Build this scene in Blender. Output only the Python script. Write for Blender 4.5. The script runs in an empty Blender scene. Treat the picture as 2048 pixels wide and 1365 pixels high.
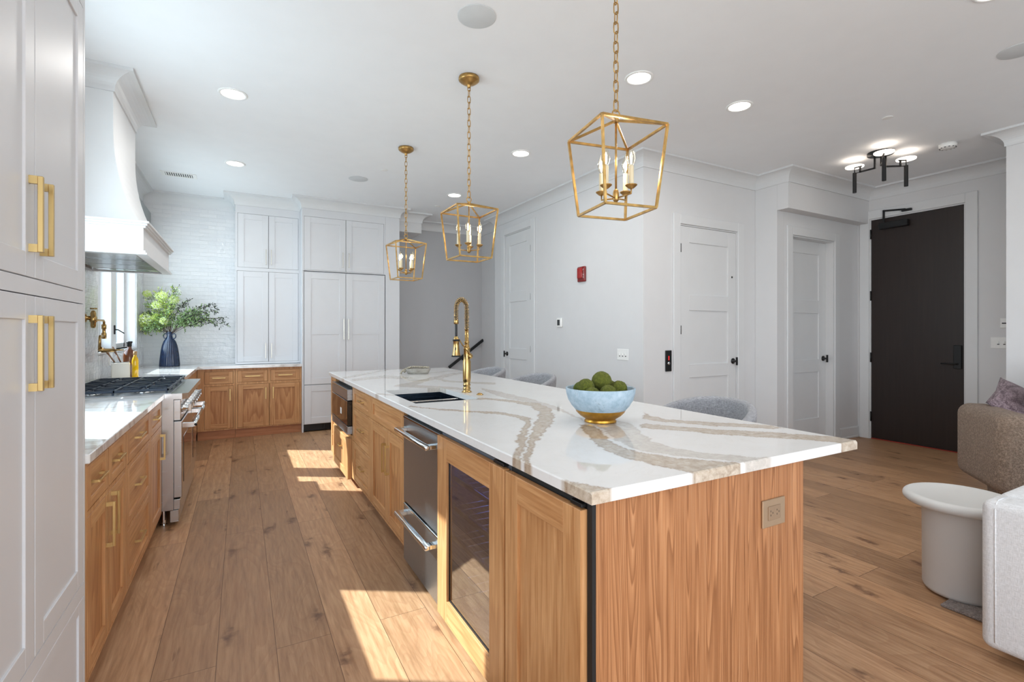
import bpy, bmesh, math, random
import numpy as np
from mathutils import Vector, Matrix, noise as mnoise
random.seed(7)
SC = bpy.context.scene
COL = SC.collection
PI = math.pi

# ---------------------------------------------------------------- camera, sky, sun, lights
F_PX, HORIZON = 985.0, 664.0
cam = bpy.data.cameras.new('camera'); camo = bpy.data.objects.new('camera', cam); COL.objects.link(camo)
cam.sensor_width = 36.0; cam.sensor_fit = 'HORIZONTAL'; cam.lens = F_PX / 2048 * 36
camo.location = (0, 0, 1.34)
camo.rotation_euler = (PI / 2, 0, -math.atan((1024 - 483) / F_PX))
cam.shift_y = (HORIZON - 682.5) / 2048
cam.clip_start = 0.05
SC.camera = camo
SC.view_settings.view_transform = 'Standard'; SC.view_settings.look = 'None'
SC.view_settings.gamma = 1; SC.view_settings.use_curve_mapping = False
SC.view_settings.exposure = 0.0
SC.cycles.use_denoising = True
SC.cycles.sample_clamp_indirect = 6
SC.cycles.max_bounces = 10; SC.cycles.diffuse_bounces = 6; SC.cycles.glossy_bounces = 5
SC.cycles.transmission_bounces = 6; SC.cycles.transparent_max_bounces = 8
SC.cycles.caustics_reflective = False; SC.cycles.caustics_refractive = False

world = bpy.data.worlds.new('sky'); SC.world = world; world.use_nodes = True
wn = world.node_tree; wn.nodes.clear()
wo = wn.nodes.new('ShaderNodeOutputWorld'); wb = wn.nodes.new('ShaderNodeBackground')
wt = wn.nodes.new('ShaderNodeTexCoord'); ws = wn.nodes.new('ShaderNodeSeparateXYZ'); wr = wn.nodes.new('ShaderNodeValToRGB')
wn.links.new(wt.outputs['Generated'], ws.inputs[0])
wm = wn.nodes.new('ShaderNodeMath'); wm.operation = 'MULTIPLY_ADD'; wm.inputs[1].default_value = 0.5; wm.inputs[2].default_value = 0.5
wn.links.new(ws.outputs['Z'], wm.inputs[0]); wn.links.new(wm.outputs[0], wr.inputs[0])
cr = wr.color_ramp; cr.elements[0].position = 0.0; cr.elements[0].color = (0.30, 0.29, 0.24, 1)
cr.elements[1].position = 1.0; cr.elements[1].color = (0.30, 0.48, 0.90, 1)
for p_, c_ in ((0.46, (0.42, 0.42, 0.36, 1)), (0.50, (1.0, 1.02, 1.05, 1)), (0.60, (0.80, 0.92, 1.08, 1)), (0.78, (0.45, 0.66, 1.05, 1))):
    e_ = cr.elements.new(p_); e_.color = c_
wn.links.new(wr.outputs[0], wb.inputs[0]); wb.inputs[1].default_value = 2.0
wn.links.new(wb.outputs[0], wo.inputs[0])

sl = bpy.data.lights.new('sun', 'SUN'); so = bpy.data.objects.new('sun', sl); COL.objects.link(so)
sl.energy = 17.0; sl.angle = math.radians(0.6); sl.color = (1.0, 0.975, 0.92)
so.rotation_euler = Vector((1, -0.62, -1.0)).to_track_quat('-Z', 'Y').to_euler()
so.location = (-6, 8, 8)

def area(name, loc, rot, sx, sy, power, color=(1, 1, 1), spread=PI):
    l = bpy.data.lights.new(name, 'AREA'); l.shape = 'RECTANGLE'; l.size = sx; l.size_y = sy
    l.energy = power; l.color = color; l.spread = spread
    o = bpy.data.objects.new(name, l); COL.objects.link(o); o.location = loc; o.rotation_euler = rot
    return o
# fill lamps added at unseen rear and front openings; daylight at kitchen windows
area('fill_glass_wall', (0.9, -3.46, 1.45), (PI / 2, 0, 0), 3.4, 2.5, 140, (0.91, 0.955, 1.0))
area('fill_front_window', (-1.13, 0.0 - 1.3, 1.5), (0, -PI / 2, 0), 2.2, 2.0, 70, (0.91, 0.955, 1.0))
area('daylight_window', (-1.28, 3.33, 1.85), (0, -PI / 2, 0), 1.40, 0.85, 46, (0.90, 0.955, 1.0))
area('daylight_window_far', (-1.28, 6.36, 1.85), (0, -PI / 2, 0), 1.40, 1.60, 48, (0.90, 0.955, 1.0))

# ---------------------------------------------------------------- colour and material helpers
def lin(c):
    c = c / 255.0
    return c / 12.92 if c <= 0.04045 else ((c + 0.055) / 1.055) ** 2.4
def rgb(r, g, b, a=1): return (lin(r), lin(g), lin(b), a)

class M:
    def __init__(s, name):
        s.m = bpy.data.materials.new(name); s.m.use_nodes = True; s.t = s.m.node_tree; s.n = s.t.nodes
        s.b = s.n['Principled BSDF']; s.o = s.n['Material Output']
    def node(s, typ, **kw):
        n = s.n.new(typ)
        for k, v in kw.items(): setattr(n, k, v)
        return n
    def link(s, a, b): s.t.links.new(a, b)
    def set(s, **kw):
        for k, v in kw.items(): s.b.inputs[k.replace('_', ' ')].default_value = v
        return s
    def coords(s, scale=(1, 1, 1), out='Object', rot=(0, 0, 0)):
        c = s.node('ShaderNodeTexCoord'); mp = s.node('ShaderNodeMapping')
        mp.inputs['Scale'].default_value = scale; mp.inputs['Rotation'].default_value = rot
        s.link(c.outputs[out], mp.inputs[0]); return mp.outputs[0]
    def noise(s, vec, scale, detail=3, rough=0.5, dist=0.0):
        n = s.node('ShaderNodeTexNoise'); n.inputs['Scale'].default_value = scale; n.inputs['Detail'].default_value = detail
        n.inputs['Roughness'].default_value = rough; n.inputs['Distortion'].default_value = dist
        if vec is not None: s.link(vec, n.inputs['Vector'])
        return n.outputs['Fac']
    def ramp(s, fac, stops, interp='LINEAR'):
        r = s.node('ShaderNodeValToRGB'); r.color_ramp.interpolation = interp; e = r.color_ramp.elements
        e[0].position, e[0].color = stops[0]; e[1].position, e[1].color = stops[-1]
        for p, c in stops[1:-1]:
            x = e.new(p); x.color = c
        s.link(fac, r.inputs[0]); return r.outputs[0]
    def mix(s, fac, a, b, blend='MIX'):
        x = s.node('ShaderNodeMix'); x.data_type = 'RGBA'; x.blend_type = blend
        for inp, v in ((x.inputs[0], fac), (x.inputs[6], a), (x.inputs[7], b)):
            if hasattr(v, 'is_linked') or hasattr(v, 'links'): s.link(v, inp)
            else: inp.default_value = v
        return x.outputs[2]
    def math(s, op, a, b=0.0, c=0.0):
        x = s.node('ShaderNodeMath'); x.operation = op
        for inp, v in zip(x.inputs, (a, b, c)):
            if hasattr(v, 'links'): s.link(v, inp)
            else: inp.default_value = v
        return x.outputs[0]
    def bump(s, h, strength=0.2, dist=0.01):
        x = s.node('ShaderNodeBump'); x.inputs['Strength'].default_value = strength; x.inputs['Distance'].default_value = dist
        s.link(h, x.inputs['Height']); s.link(x.outputs[0], s.b.inputs['Normal']); return x

def plain(name, color, rough=0.5, metal=0.0, var=0.04, vscale=6.0, bump=0.0, bscale=200, coat=0.0, spec=0.5):
    m = M(name); v = m.coords()
    n = m.noise(v, vscale, 4)
    lo = tuple(max(0, c * (1 - var)) for c in color[:3]) + (1,); hi = tuple(min(1, c * (1 + var)) for c in color[:3]) + (1,)
    m.link(m.ramp(n, [(0.3, lo), (0.7, hi)]), m.b.inputs['Base Color'])
    m.set(Roughness=rough, Metallic=metal); m.b.inputs['Coat Weight'].default_value = coat
    m.b.inputs['Specular IOR Level'].default_value = spec
    if bump: m.bump(m.noise(v, bscale, 2), bump, 0.002)
    return m.m

def emit(name, color, strength):
    m = M(name); m.set(Base_Color=color, Roughness=0.4)
    m.b.inputs['Emission Color'].default_value = color; m.b.inputs['Emission Strength'].default_value = strength
    return m.m

def wood(name, c0, c1, c2, axis='z', fib=60.0, ring=9.0, ringmix=0.55, rough=0.42, stretch=0.045, bump=0.12, bs=2.2, dist=2.6, bst=0.16):
    """straight / cathedral oak grain running along one local axis"""
    m = M(name)
    info = m.node('ShaderNodeObjectInfo'); c = m.node('ShaderNodeTexCoord')
    add = m.node('ShaderNodeVectorMath'); add.operation = 'ADD'
    mul = m.node('ShaderNodeVectorMath'); mul.operation = 'SCALE'; mul.inputs['Scale'].default_value = 7.3
    comb = m.node('ShaderNodeCombineXYZ')
    for i in range(3): m.link(info.outputs['Random'], comb.inputs[i])
    m.link(comb.outputs[0], mul.inputs[0]); m.link(c.outputs['Object'], add.inputs[0]); m.link(mul.outputs[0], add.inputs[1])
    mp = m.node('ShaderNodeMapping')
    sc = {'z': (1, 1, stretch), 'x': (stretch, 1, 1), 'y': (1, stretch, 1)}[axis]
    mp.inputs['Scale'].default_value = sc; m.link(add.outputs[0], mp.inputs[0])
    fine = m.noise(mp.outputs[0], fib, 5, 0.62)
    mid = m.noise(mp.outputs[0], fib * 0.22, 3, 0.5)
    mp2 = m.node('ShaderNodeMapping'); s2 = {'z': (1, 1, bst), 'x': (bst, 1, 1), 'y': (1, bst, 1)}[axis]
    mp2.inputs['Scale'].default_value = s2; m.link(add.outputs[0], mp2.inputs[0])
    big = m.noise(mp2.outputs[0], bs, 1, 0.4, 0.2)
    # contour lines of a stretched smooth field read as growth rings
    rg = m.math('MULTIPLY', big, ring * 10.0)
    rg = m.math('ADD', rg, m.math('MULTIPLY', mid, dist))
    rg = m.math('FRACT', rg)
    rings = m.ramp(rg, [(0.0, (0, 0, 0, 1)), (0.55, (0.45, 0.45, 0.45, 1)), (0.9, (1, 1, 1, 1)), (1.0, (0, 0, 0, 1))])
    base = m.ramp(fine, [(0.28, c0), (0.5, c1), (0.74, c2)])
    fac = m.math('MULTIPLY', rings, ringmix)
    col = m.mix(fac, base, c0)
    m.link(col, m.b.inputs['Base Color'])
    m.set(Roughness=rough); m.b.inputs['Specular IOR Level'].default_value = 0.4
    m.bump(fine, bump, 0.002)
    return m.m

def steel(name, color, rough=0.25, axis='y'):
    m = M(name); sc = {'x': (1, 60, 60), 'y': (60, 1, 60), 'z': (60, 60, 1)}[axis]
    n = m.noise(m.coords(sc), 4, 3)
    m.set(Base_Color=color, Metallic=1.0)
    m.link(m.ramp(n, [(0.3, (rough * 0.8,) * 3 + (1,)), (0.7, (rough * 1.25,) * 3 + (1,))]), m.b.inputs['Roughness'])
    return m.m

def fabric(name, c0, c1, scale=260, rough=0.9, bump=0.5, loop=False):
    m = M(name); v = m.coords()
    if loop:
        vo = m.node('ShaderNodeTexVoronoi'); vo.inputs['Scale'].default_value = scale; m.link(v, vo.inputs['Vector'])
        h = vo.outputs['Distance']; n = m.noise(v, scale * 0.4, 3)
        m.link(m.mix(n, m.ramp(h, [(0.0, c1), (0.6, c0)]), m.ramp(n, [(0.3, c0), (0.7, c1)])), m.b.inputs['Base Color'])
        m.bump(m.math('SUBTRACT', 1.0, h), bump, 0.006)
    else:
        a = m.noise(m.coords((1, 1, 0.12)), scale, 2); b = m.noise(m.coords((0.12, 0.12, 1)), scale, 2)
        h = m.math('ADD', m.math('MULTIPLY', a, 0.5), m.math('MULTIPLY', b, 0.5))
        m.link(m.ramp(h, [(0.40, c0), (0.60, c1)]), m.b.inputs['Base Color'])
        m.bump(h, bump, 0.003)
    m.set(Roughness=rough); m.b.inputs['Specular IOR Level'].default_value = 0.2
    m.b.inputs['Sheen Weight'].default_value = 0.15
    return m.m

def glass(name, tint=(0.85, 0.92, 0.95, 1), alpha=0.05, rough=0.02):
    """thin pane: mostly see-through with a real specular coat"""
    m = M(name)
    tr = m.node('ShaderNodeBsdfTransparent'); tr.inputs[0].default_value = tint
    gl = m.node('ShaderNodeBsdfGlossy'); gl.inputs['Roughness'].default_value = rough
    fr = m.node('ShaderNodeLayerWeight'); fr.inputs[0].default_value = 0.5
    mx = m.node('ShaderNodeMixShader'); f = m.math('ADD', m.math('MULTIPLY', m.math('POWER', fr.outputs['Facing'], 4.0), 0.8), alpha)
    m.link(f, mx.inputs[0]); m.link(tr.outputs[0], mx.inputs[1]); m.link(gl.outputs[0], mx.inputs[2])
    m.link(mx.outputs[0], m.o.inputs[0]); return m.m

WALL = plain('wall_paint', rgb(214, 214, 215), 0.55, var=0.01, bump=0.02, bscale=300)
CEIL = plain('ceiling_paint', rgb(236, 238, 240), 0.7, var=0.01)
TRIM = plain('trim_paint', rgb(216, 217, 218), 0.35, var=0.01)
CAB = plain('white_cabinet_paint', rgb(212, 213, 216), 0.42, var=0.01)
HOOD = plain('hood_plaster', rgb(222, 223, 224), 0.5, var=0.01)
BRASS = steel('brushed_brass', rgb(206, 178, 122), 0.34, 'z')
BRASS_D = steel('aged_brass', rgb(184, 152, 98), 0.22, 'z')
GILT = plain('gilded_iron', rgb(176, 140, 84), 0.36, 0.9, 0.3, 30)
STEEL = steel('brushed_steel', rgb(200, 200, 200), 0.22, 'y')
STEEL_D = steel('dark_steel', rgb(168, 171, 175), 0.32, 'y')
CHROME = steel('polished_steel', rgb(225, 228, 230), 0.10, 'y')
BLACK = plain('black_metal', rgb(26, 26, 27), 0.4, 0.3, 0.1)
DARK = plain('dark_recess', rgb(16, 16, 17), 0.6)
IRON = plain('cast_iron', rgb(44, 54, 68), 0.42, 0.2, 0.15, 60, 0.2)
BLKGLASS = plain('black_glass', rgb(18, 16, 15), 0.04, 0.0, 0.0, coat=0.6)
SINKM = steel('sink_steel', rgb(70, 84, 100), 0.24, 'x')
NICKEL = steel('nickel_pull', rgb(196, 190, 178), 0.28, 'z')
WHITEP = plain('white_plastic', rgb(236, 236, 234), 0.4, var=0.0)
OAK_V = wood('oak_upright', rgb(160, 108, 64), rgb(192, 142, 94), rgb(210, 163, 116), 'z', 70, 1.1, 0.5)
OAK_H = wood('oak_level', rgb(160, 108, 64), rgb(192, 142, 94), rgb(210, 163, 116), 'x', 70, 1.1, 0.45)
OAK_P = wood('oak_panel', rgb(152, 98, 56), rgb(188, 136, 88), rgb(206, 156, 108), 'z', 60, 2.6, 0.8)
OAK_E = wood('oak_end_panel', rgb(126, 78, 44), rgb(176, 122, 80), rgb(194, 144, 102), 'z', 95, 3.4, 0.8, 0.5, 0.022, 0.3, bs=11.0, dist=1.0, bst=0.035)
OAK_K = wood('oak_toe_kick', rgb(150, 96, 62), rgb(176, 118, 80), rgb(190, 134, 94), 'x', 60, 1.5, 0.4)
WINE_IN = plain('fridge_liner', rgb(96, 100, 108), 0.35)
PANE = glass('window_glass')
PANE_D = glass('tinted_glass', (0.45, 0.48, 0.54, 1), 0.30, 0.01)
BULB = glass('bulb_glass', (1.0, 0.97, 0.9, 1), 0.04)
FILAMENT = emit('filament', (1.0, 0.78, 0.48, 1), 45)
LAMPW = emit('lamp_disc', (1.0, 0.97, 0.92, 1), 9)
OPAL = emit('opal_disc', (1.0, 0.88, 0.76, 1), 4.2)
CANDLE = plain('candle_sleeve', rgb(214, 200, 168), 0.5, var=0.03)
DOOR_D = wood('dark_door', rgb(37, 28, 25), rgb(41, 31, 28), rgb(45, 35, 31), 'z', 40, 0.8, 0.15, 0.36, bump=0.03)
RUBBER = plain('black_rubber', rgb(20, 20, 20), 0.7)

# plank floor: boards run along Y
def floor_mat():
    m = M('oak_plank_floor')
    c = m.node('ShaderNodeTexCoord'); sp = m.node('ShaderNodeSeparateXYZ'); cb = m.node('ShaderNodeCombineXYZ')
    m.link(c.outputs['Object'], sp.inputs[0]); m.link(sp.outputs[1], cb.inputs[0])
    m.link(m.math('ADD', sp.outputs[0], 0.089), cb.inputs[1])
    br = m.node('ShaderNodeTexBrick'); m.link(cb.outputs[0], br.inputs['Vector'])
    br.offset = 0.37; br.offset_frequency = 2; br.inputs['Scale'].default_value = 1.0
    br.inputs['Brick Width'].default_value = 2.3; br.inputs['Row Height'].default_value = 0.218
    br.inputs['Mortar Size'].default_value = 0.0012; br.inputs['Mortar Smooth'].default_value = 0.1; br.inputs['Bias'].default_value = 0
    br.inputs['Color1'].default_value = (0, 0, 0, 1); br.inputs['Color2'].default_value = (1, 1, 1, 1); br.inputs['Mortar'].default_value = (0.5, 0.5, 0.5, 1)
    rnd = m.node('ShaderNodeSeparateColor'); m.link(br.outputs['Color'], rnd.inputs[0]); r = rnd.outputs[0]
    off = m.node('ShaderNodeCombineXYZ'); m.link(m.math('MULTIPLY', r, 37.0), off.inputs[2]); m.link(m.math('MULTIPLY', r, 11.3), off.inputs[1])
    add = m.node('ShaderNodeVectorMath'); add.operation = 'ADD'; m.link(c.outputs['Object'], add.inputs[0]); m.link(off.outputs[0], add.inputs[1])
    mp = m.node('ShaderNodeMapping'); mp.inputs['Scale'].default_value = (1, 0.07, 1); m.link(add.outputs[0], mp.inputs[0])
    fine = m.noise(mp.outputs[0], 60, 5, 0.6)
    mp2 = m.node('ShaderNodeMapping'); mp2.inputs['Scale'].default_value = (1, 0.22, 1); m.link(add.outputs[0], mp2.inputs[0])
    big = m.noise(mp2.outputs[0], 3.0, 2, 0.5, 0.6)
    rg = m.math('FRACT', m.math('MULTIPLY', big, 26.0))
    ring = m.ramp(rg, [(0.0, (0, 0, 0, 1)), (0.6, (0.5, 0.5, 0.5, 1)), (0.92, (1, 1, 1, 1)), (1.0, (0, 0, 0, 1))])
    base = m.ramp(fine, [(0.25, rgb(146, 108, 76)), (0.5, rgb(176, 137, 102)), (0.78, rgb(198, 160, 124))])
    base = m.mix(m.math('MULTIPLY', ring, 0.30), base, rgb(150, 104, 74))
    tone = m.ramp(r, [(0.0, (0.76, 0.75, 0.74, 1)), (0.5, (0.95, 0.95, 0.95, 1)), (1.0, (1.14, 1.13, 1.11, 1))])
    base = m.mix(1.0, base, tone, 'MULTIPLY')
    # knots and short dark cracks
    vo = m.node('ShaderNodeTexVoronoi'); vo.voronoi_dimensions = '2D'; vo.inputs['Scale'].default_value = 2.0
    mp3 = m.node('ShaderNodeMapping'); mp3.inputs['Scale'].default_value = (1.5, 0.75, 1); m.link(add.outputs[0], mp3.inputs[0])
    wob = m.noise(add.outputs[0], 14, 3)
    wv = m.node('ShaderNodeVectorMath'); wv.operation = 'ADD'; wc = m.node('ShaderNodeCombineXYZ')
    m.link(m.math('MULTIPLY', wob, 0.16), wc.inputs[0]); m.link(m.math('MULTIPLY', wob, 0.22), wc.inputs[1])
    m.link(mp3.outputs[0], wv.inputs[0]); m.link(wc.outputs[0], wv.inputs[1]); m.link(wv.outputs[0], vo.inputs['Vector'])
    d = vo.outputs['Distance']
    knot = m.ramp(d, [(0.0, (1, 1, 1, 1)), (0.04, (0.7, 0.7, 0.7, 1)), (0.10, (0.15, 0.15, 0.15, 1)), (0.20, (0, 0, 0, 1))])
    base = m.mix(m.math('MULTIPLY', knot, 0.85), base, rgb(84, 52, 34))
    mp4 = m.node('ShaderNodeMapping'); mp4.inputs['Scale'].default_value = (4.5, 0.8, 1); m.link(add.outputs[0], mp4.inputs[0])
    crk = m.ramp(m.noise(mp4.outputs[0], 3.2, 4, 0.6, 0.4), [(0.0, (0, 0, 0, 1)), (0.66, (0, 0, 0, 1)), (0.72, (1, 1, 1, 1))])
    base = m.mix(m.math('MULTIPLY', crk, 0.6), base, rgb(104, 68, 46))
    base = m.mix(br.outputs['Fac'], base, rgb(92, 62, 42))
    m.link(base, m.b.inputs['Base Color'])
    m.link(m.ramp(fine, [(0.3, (0.38,) * 3 + (1,)), (0.7, (0.52,) * 3 + (1,))]), m.b.inputs['Roughness'])
    m.b.inputs['Specular IOR Level'].default_value = 0.35
    h = m.math('SUBTRACT', m.math('MULTIPLY', fine, 0.3), br.outputs['Fac'])
    m.bump(h, 0.25, 0.002)
    return m.m
FLOOR = floor_mat()

def tile_mat():
    m = M('glazed_white_tile')
    c = m.node('ShaderNodeTexCoord'); sp = m.node('ShaderNodeSeparateXYZ'); cb = m.node('ShaderNodeCombineXYZ')
    m.link(c.outputs['Object'], sp.inputs[0])
    m.link(m.math('ADD', sp.outputs[0], sp.outputs[1]), cb.inputs[0]); m.link(sp.outputs[2], cb.inputs[1])
    br = m.node('ShaderNodeTexBrick'); m.link(cb.outputs[0], br.inputs['Vector'])
    br.inputs['Scale'].default_value = 1; br.inputs['Brick Width'].default_value = 0.20; br.inputs['Row Height'].default_value = 0.052
    br.inputs['Mortar Size'].default_value = 0.0016; br.inputs['Mortar Smooth'].default_value = 0.3
    br.inputs['Color1'].default_value = (0, 0, 0, 1); br.inputs['Color2'].default_value = (1, 1, 1, 1); br.inputs['Mortar'].default_value = (.5, .5, .5, 1)
    sr = m.node('ShaderNodeSeparateColor'); m.link(br.outputs['Color'], sr.inputs[0])
    col = m.mix(sr.outputs[0], rgb(216, 217, 219), rgb(223, 223, 224))
    m.link(m.mix(br.outputs['Fac'], col, rgb(212, 213, 214)), m.b.inputs['Base Color'])
    w = m.noise(m.coords((1, 1, 1)), 17, 2, 0.5, 0.3)
    mp = m.noise(m.coords((0.5, 0.5, 3)), 26, 2)
    h = m.math('ADD', m.math('MULTIPLY', w, 1.4), m.math('MULTIPLY', mp, 0.6))
    h = m.math('SUBTRACT', h, m.math('MULTIPLY', br.outputs['Fac'], 0.35))
    h = m.math('ADD', h, m.math('MULTIPLY', sr.outputs[0], 0.25))
    m.bump(h, 0.8, 0.006); m.set(Roughness=0.07)
    return m.m
TILE = tile_mat()

def quartz_mat(name, attr):
    m = M(name); v = m.coords()
    n1 = m.noise(v, 34, 6, 0.7, 0.6); n2 = m.noise(v, 7, 4, 0.6, 0.8); n3 = m.noise(m.coords((1, 1, 1)), 2.2, 5, 0.62, 1.6)
    white = m.mix(n2, rgb(220, 218, 215), rgb(230, 229, 228))
    thin = m.ramp(m.math('ABSOLUTE', m.math('SUBTRACT', n3, 0.5)), [(0.0, (1, 1, 1, 1)), (0.006, (0.4,) * 3 + (1,)), (0.016, (0, 0, 0, 1))])
    speck = m.ramp(m.noise(v, 60, 3, 0.6), [(0.0, (0, 0, 0, 1)), (0.68, (0, 0, 0, 1)), (0.74, (1, 1, 1, 1))])
    if attr:
        a = m.node('ShaderNodeAttribute'); a.attribute_name = 'vein'
        s = m.node('ShaderNodeSeparateColor'); m.link(a.outputs['Color'], s.inputs[0])
        brown = m.ramp(n1, [(0.30, rgb(150, 132, 112)), (0.48, rgb(184, 168, 148)), (0.66, rgb(204, 192, 176))])
        grey = m.ramp(n1, [(0.30, rgb(172, 164, 154)), (0.5, rgb(196, 188, 178)), (0.7, rgb(212, 206, 198))])
        col = m.mix(m.math('MULTIPLY', thin, 0.10), white, rgb(178, 168, 156))
        col = m.mix(m.math('MULTIPLY', speck, 0.10), col, rgb(170, 158, 144))
        col = m.mix(s.outputs[1], col, grey); col = m.mix(s.outputs[0], col, brown)
        col = m.mix(m.math('MULTIPLY', s.outputs[2], m.ramp(n1, [(0.42, (0, 0, 0, 1)), (0.6, (1, 1, 1, 1))])), col, rgb(128, 98, 72))
    else:
        band = m.ramp(m.math('ABSOLUTE', m.math('SUBTRACT', m.noise(m.coords((0.55, 1.2, 1)), 1.15, 4, 0.55, 1.3), 0.5)),
                      [(0.0, (1, 1, 1, 1)), (0.012, (0.8,) * 3 + (1,)), (0.03, (0, 0, 0, 1))])
        col = m.mix(m.math('MULTIPLY', band, 0.7), white, m.ramp(n1, [(0.35, rgb(160, 150, 140)), (0.6, rgb(200, 194, 188))]))
        col = m.mix(m.math('MULTIPLY', thin, 0.12), col, rgb(170, 162, 154))
    m.link(col, m.b.inputs['Base Color']); m.set(Roughness=0.035); m.b.inputs['Specular IOR Level'].default_value = 0.62
    return m.m
QUARTZ_I = quartz_mat('veined_quartz_island', True)
QUARTZ = quartz_mat('veined_quartz', False)

# ---------------------------------------------------------------- mesh helpers
class MB:
    """collects shapes, then links them as one mesh object"""
    def __init__(s): s.bm = bmesh.new(); s.mats = []; s.cur = 0; s.xf = Matrix()
    def mat(s, m):
        if m not in s.mats: s.mats.append(m)
        s.cur = s.mats.index(m); return s
    def _f(s, vs, smooth=False):
        try: f = s.bm.faces.new(vs)
        except ValueError: return None
        f.material_index = s.cur; f.smooth = smooth; return f
    def v(s, p): return s.bm.verts.new(s.xf @ Vector(p))
    def box(s, x0, x1, y0, y1, z0, z1, c=0.0):
        if x0 > x1: x0, x1 = x1, x0
        if y0 > y1: y0, y1 = y1, y0
        if z0 > z1: z0, z1 = z1, z0
        c = min(c, (x1 - x0) * .45, (y1 - y0) * .45, (z1 - z0) * .45)
        if c <= 0:
            v = [s.v((x, y, z)) for z in (z0, z1) for y in (y0, y1) for x in (x0, x1)]
            for q in ((0, 2, 3, 1), (4, 5, 7, 6), (0, 1, 5, 4), (2, 6, 7, 3), (0, 4, 6, 2), (1, 3, 7, 5)): s._f([v[i] for i in q])
        else:
            b = bmesh.new(); bmesh.ops.create_cube(b, size=1)
            for w in b.verts: w.co = Vector(((x0 + x1) / 2 + w.co.x * (x1 - x0), (y0 + y1) / 2 + w.co.y * (y1 - y0), (z0 + z1) / 2 + w.co.z * (z1 - z0)))
            bmesh.ops.bevel(b, geom=b.edges[:], offset=c, segments=2 if c > 0.006 else 1, profile=0.5, affect='EDGES')
            s.absorb(b, c > 0.006)
        return s
    def absorb(s, b, smooth=False):
        b.verts.ensure_lookup_table(); m = {w: s.v(w.co) for w in b.verts}
        for f in b.faces: s._f([m[w] for w in f.verts], smooth)
        b.free()
    def lathe(s, prof, n=24, c=(0, 0), smooth=True, scale=(1, 1)):
        rings = []
        for r, z in prof:
            if r < 1e-6: rings.append([s.v((c[0], c[1], z))])
            else: rings.append([s.v((c[0] + scale[0] * r * math.cos(2 * PI * k / n), c[1] + scale[1] * r * math.sin(2 * PI * k / n), z)) for k in range(n)])
        for a, b in zip(rings, rings[1:]):
            for k in range(n):
                j = (k + 1) % n
                if len(a) == 1 and len(b) == 1: continue
                if len(a) == 1: s._f([a[0], b[j], b[k]], smooth)
                elif len(b) == 1: s._f([a[k], a[j], b[0]], smooth)
                else: s._f([a[k], a[j], b[j], b[k]], smooth)
        return s
    def cyl(s, c, r, z0, z1, n=20, smooth=True):
        s.lathe([(0, z0), (r, z0)], n, c, False); s.lathe([(r, z0), (r, z1)], n, c, smooth); s.lathe([(r, z1), (0, z1)], n, c, False); return s
    def tube(s, pts, r, n=8, caps=True, smooth=True, closed=False):
        pts = [Vector(p) for p in pts]; L = len(pts); rs = r if isinstance(r, (list, tuple)) else [r] * L
        rings = []; up = None
        for i, p in enumerate(pts):
            a = pts[(i - 1) % L] if (closed or i > 0) else p; b = pts[(i + 1) % L] if (closed or i < L - 1) else p
            t = (b - a).normalized() if (b - a).length > 1e-9 else Vector((0, 0, 1))
            if up is None:
                up = Vector((0, 0, 1)) if abs(t.z) < 0.9 else Vector((1, 0, 0))
            u = (up - t * up.dot(t))
            u = u.normalized() if u.length > 1e-6 else t.orthogonal().normalized()
            w = t.cross(u); up = u
            rings.append([s.v(p + (u * math.cos(2 * PI * k / n) + w * math.sin(2 * PI * k / n)) * rs[i]) for k in range(n)])
        rg = list(zip(rings, rings[1:])) + ([(rings[-1], rings[0])] if closed else [])
        for a, b in rg:
            for k in range(n):
                j = (k + 1) % n; s._f([a[k], a[j], b[j], b[k]], smooth)
        if caps and not closed: s._f(rings[0][::-1]); s._f(rings[-1])
        return s
    def bar(s, p0, p1, w, h=None):
        """square section bar"""
        h = h or w; p0 = Vector(p0); p1 = Vector(p1); t = (p1 - p0).normalized()
        up = Vector((0, 0, 1)) if abs(t.z) < 0.95 else Vector((1, 0, 0))
        u = (up - t * up.dot(t)).normalized(); q = t.cross(u)
        R = []
        for p in (p0, p1): R.append([s.v(p + u * a * h / 2 + q * b * w / 2) for a, b in ((-1, -1), (1, -1), (1, 1), (-1, 1))])
        for k in range(4): j = (k + 1) % 4; s._f([R[0][k], R[0][j], R[1][j], R[1][k]])
        s._f(R[0][::-1]); s._f(R[1]); return s
    def ball(s, c, r, n=12, sq=(1, 1, 1)):
        b = bmesh.new(); bmesh.ops.create_uvsphere(b, u_segments=n, v_segments=max(6, n // 2 + 2), radius=1)
        for w in b.verts: w.co = Vector(c) + Vector((w.co.x * r * sq[0], w.co.y * r * sq[1], w.co.z * r * sq[2]))
        s.absorb(b, True); return s
    def prism(s, poly, z0, z1):
        a = [s.v((x, y, z0)) for x, y in poly]; b = [s.v((x, y, z1)) for x, y in poly]; n = len(poly)
        s._f(a[::-1]); s._f(b)
        for k in range(n): j = (k + 1) % n; s._f([a[k], a[j], b[j], b[k]])
        return s
    def rbox(s, x0, x1, y0, y1, z0, z1, r, seg=5):
        b = bmesh.new(); bmesh.ops.create_cube(b, size=1)
        for w in b.verts: w.co = Vector(((x0 + x1) / 2 + w.co.x * (x1 - x0), (y0 + y1) / 2 + w.co.y * (y1 - y0), (z0 + z1) / 2 + w.co.z * (z1 - z0)))
        bmesh.ops.bevel(b, geom=b.edges[:], offset=r, segments=seg, profile=0.5, affect='EDGES')
        s.absorb(b, True); return s
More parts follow.
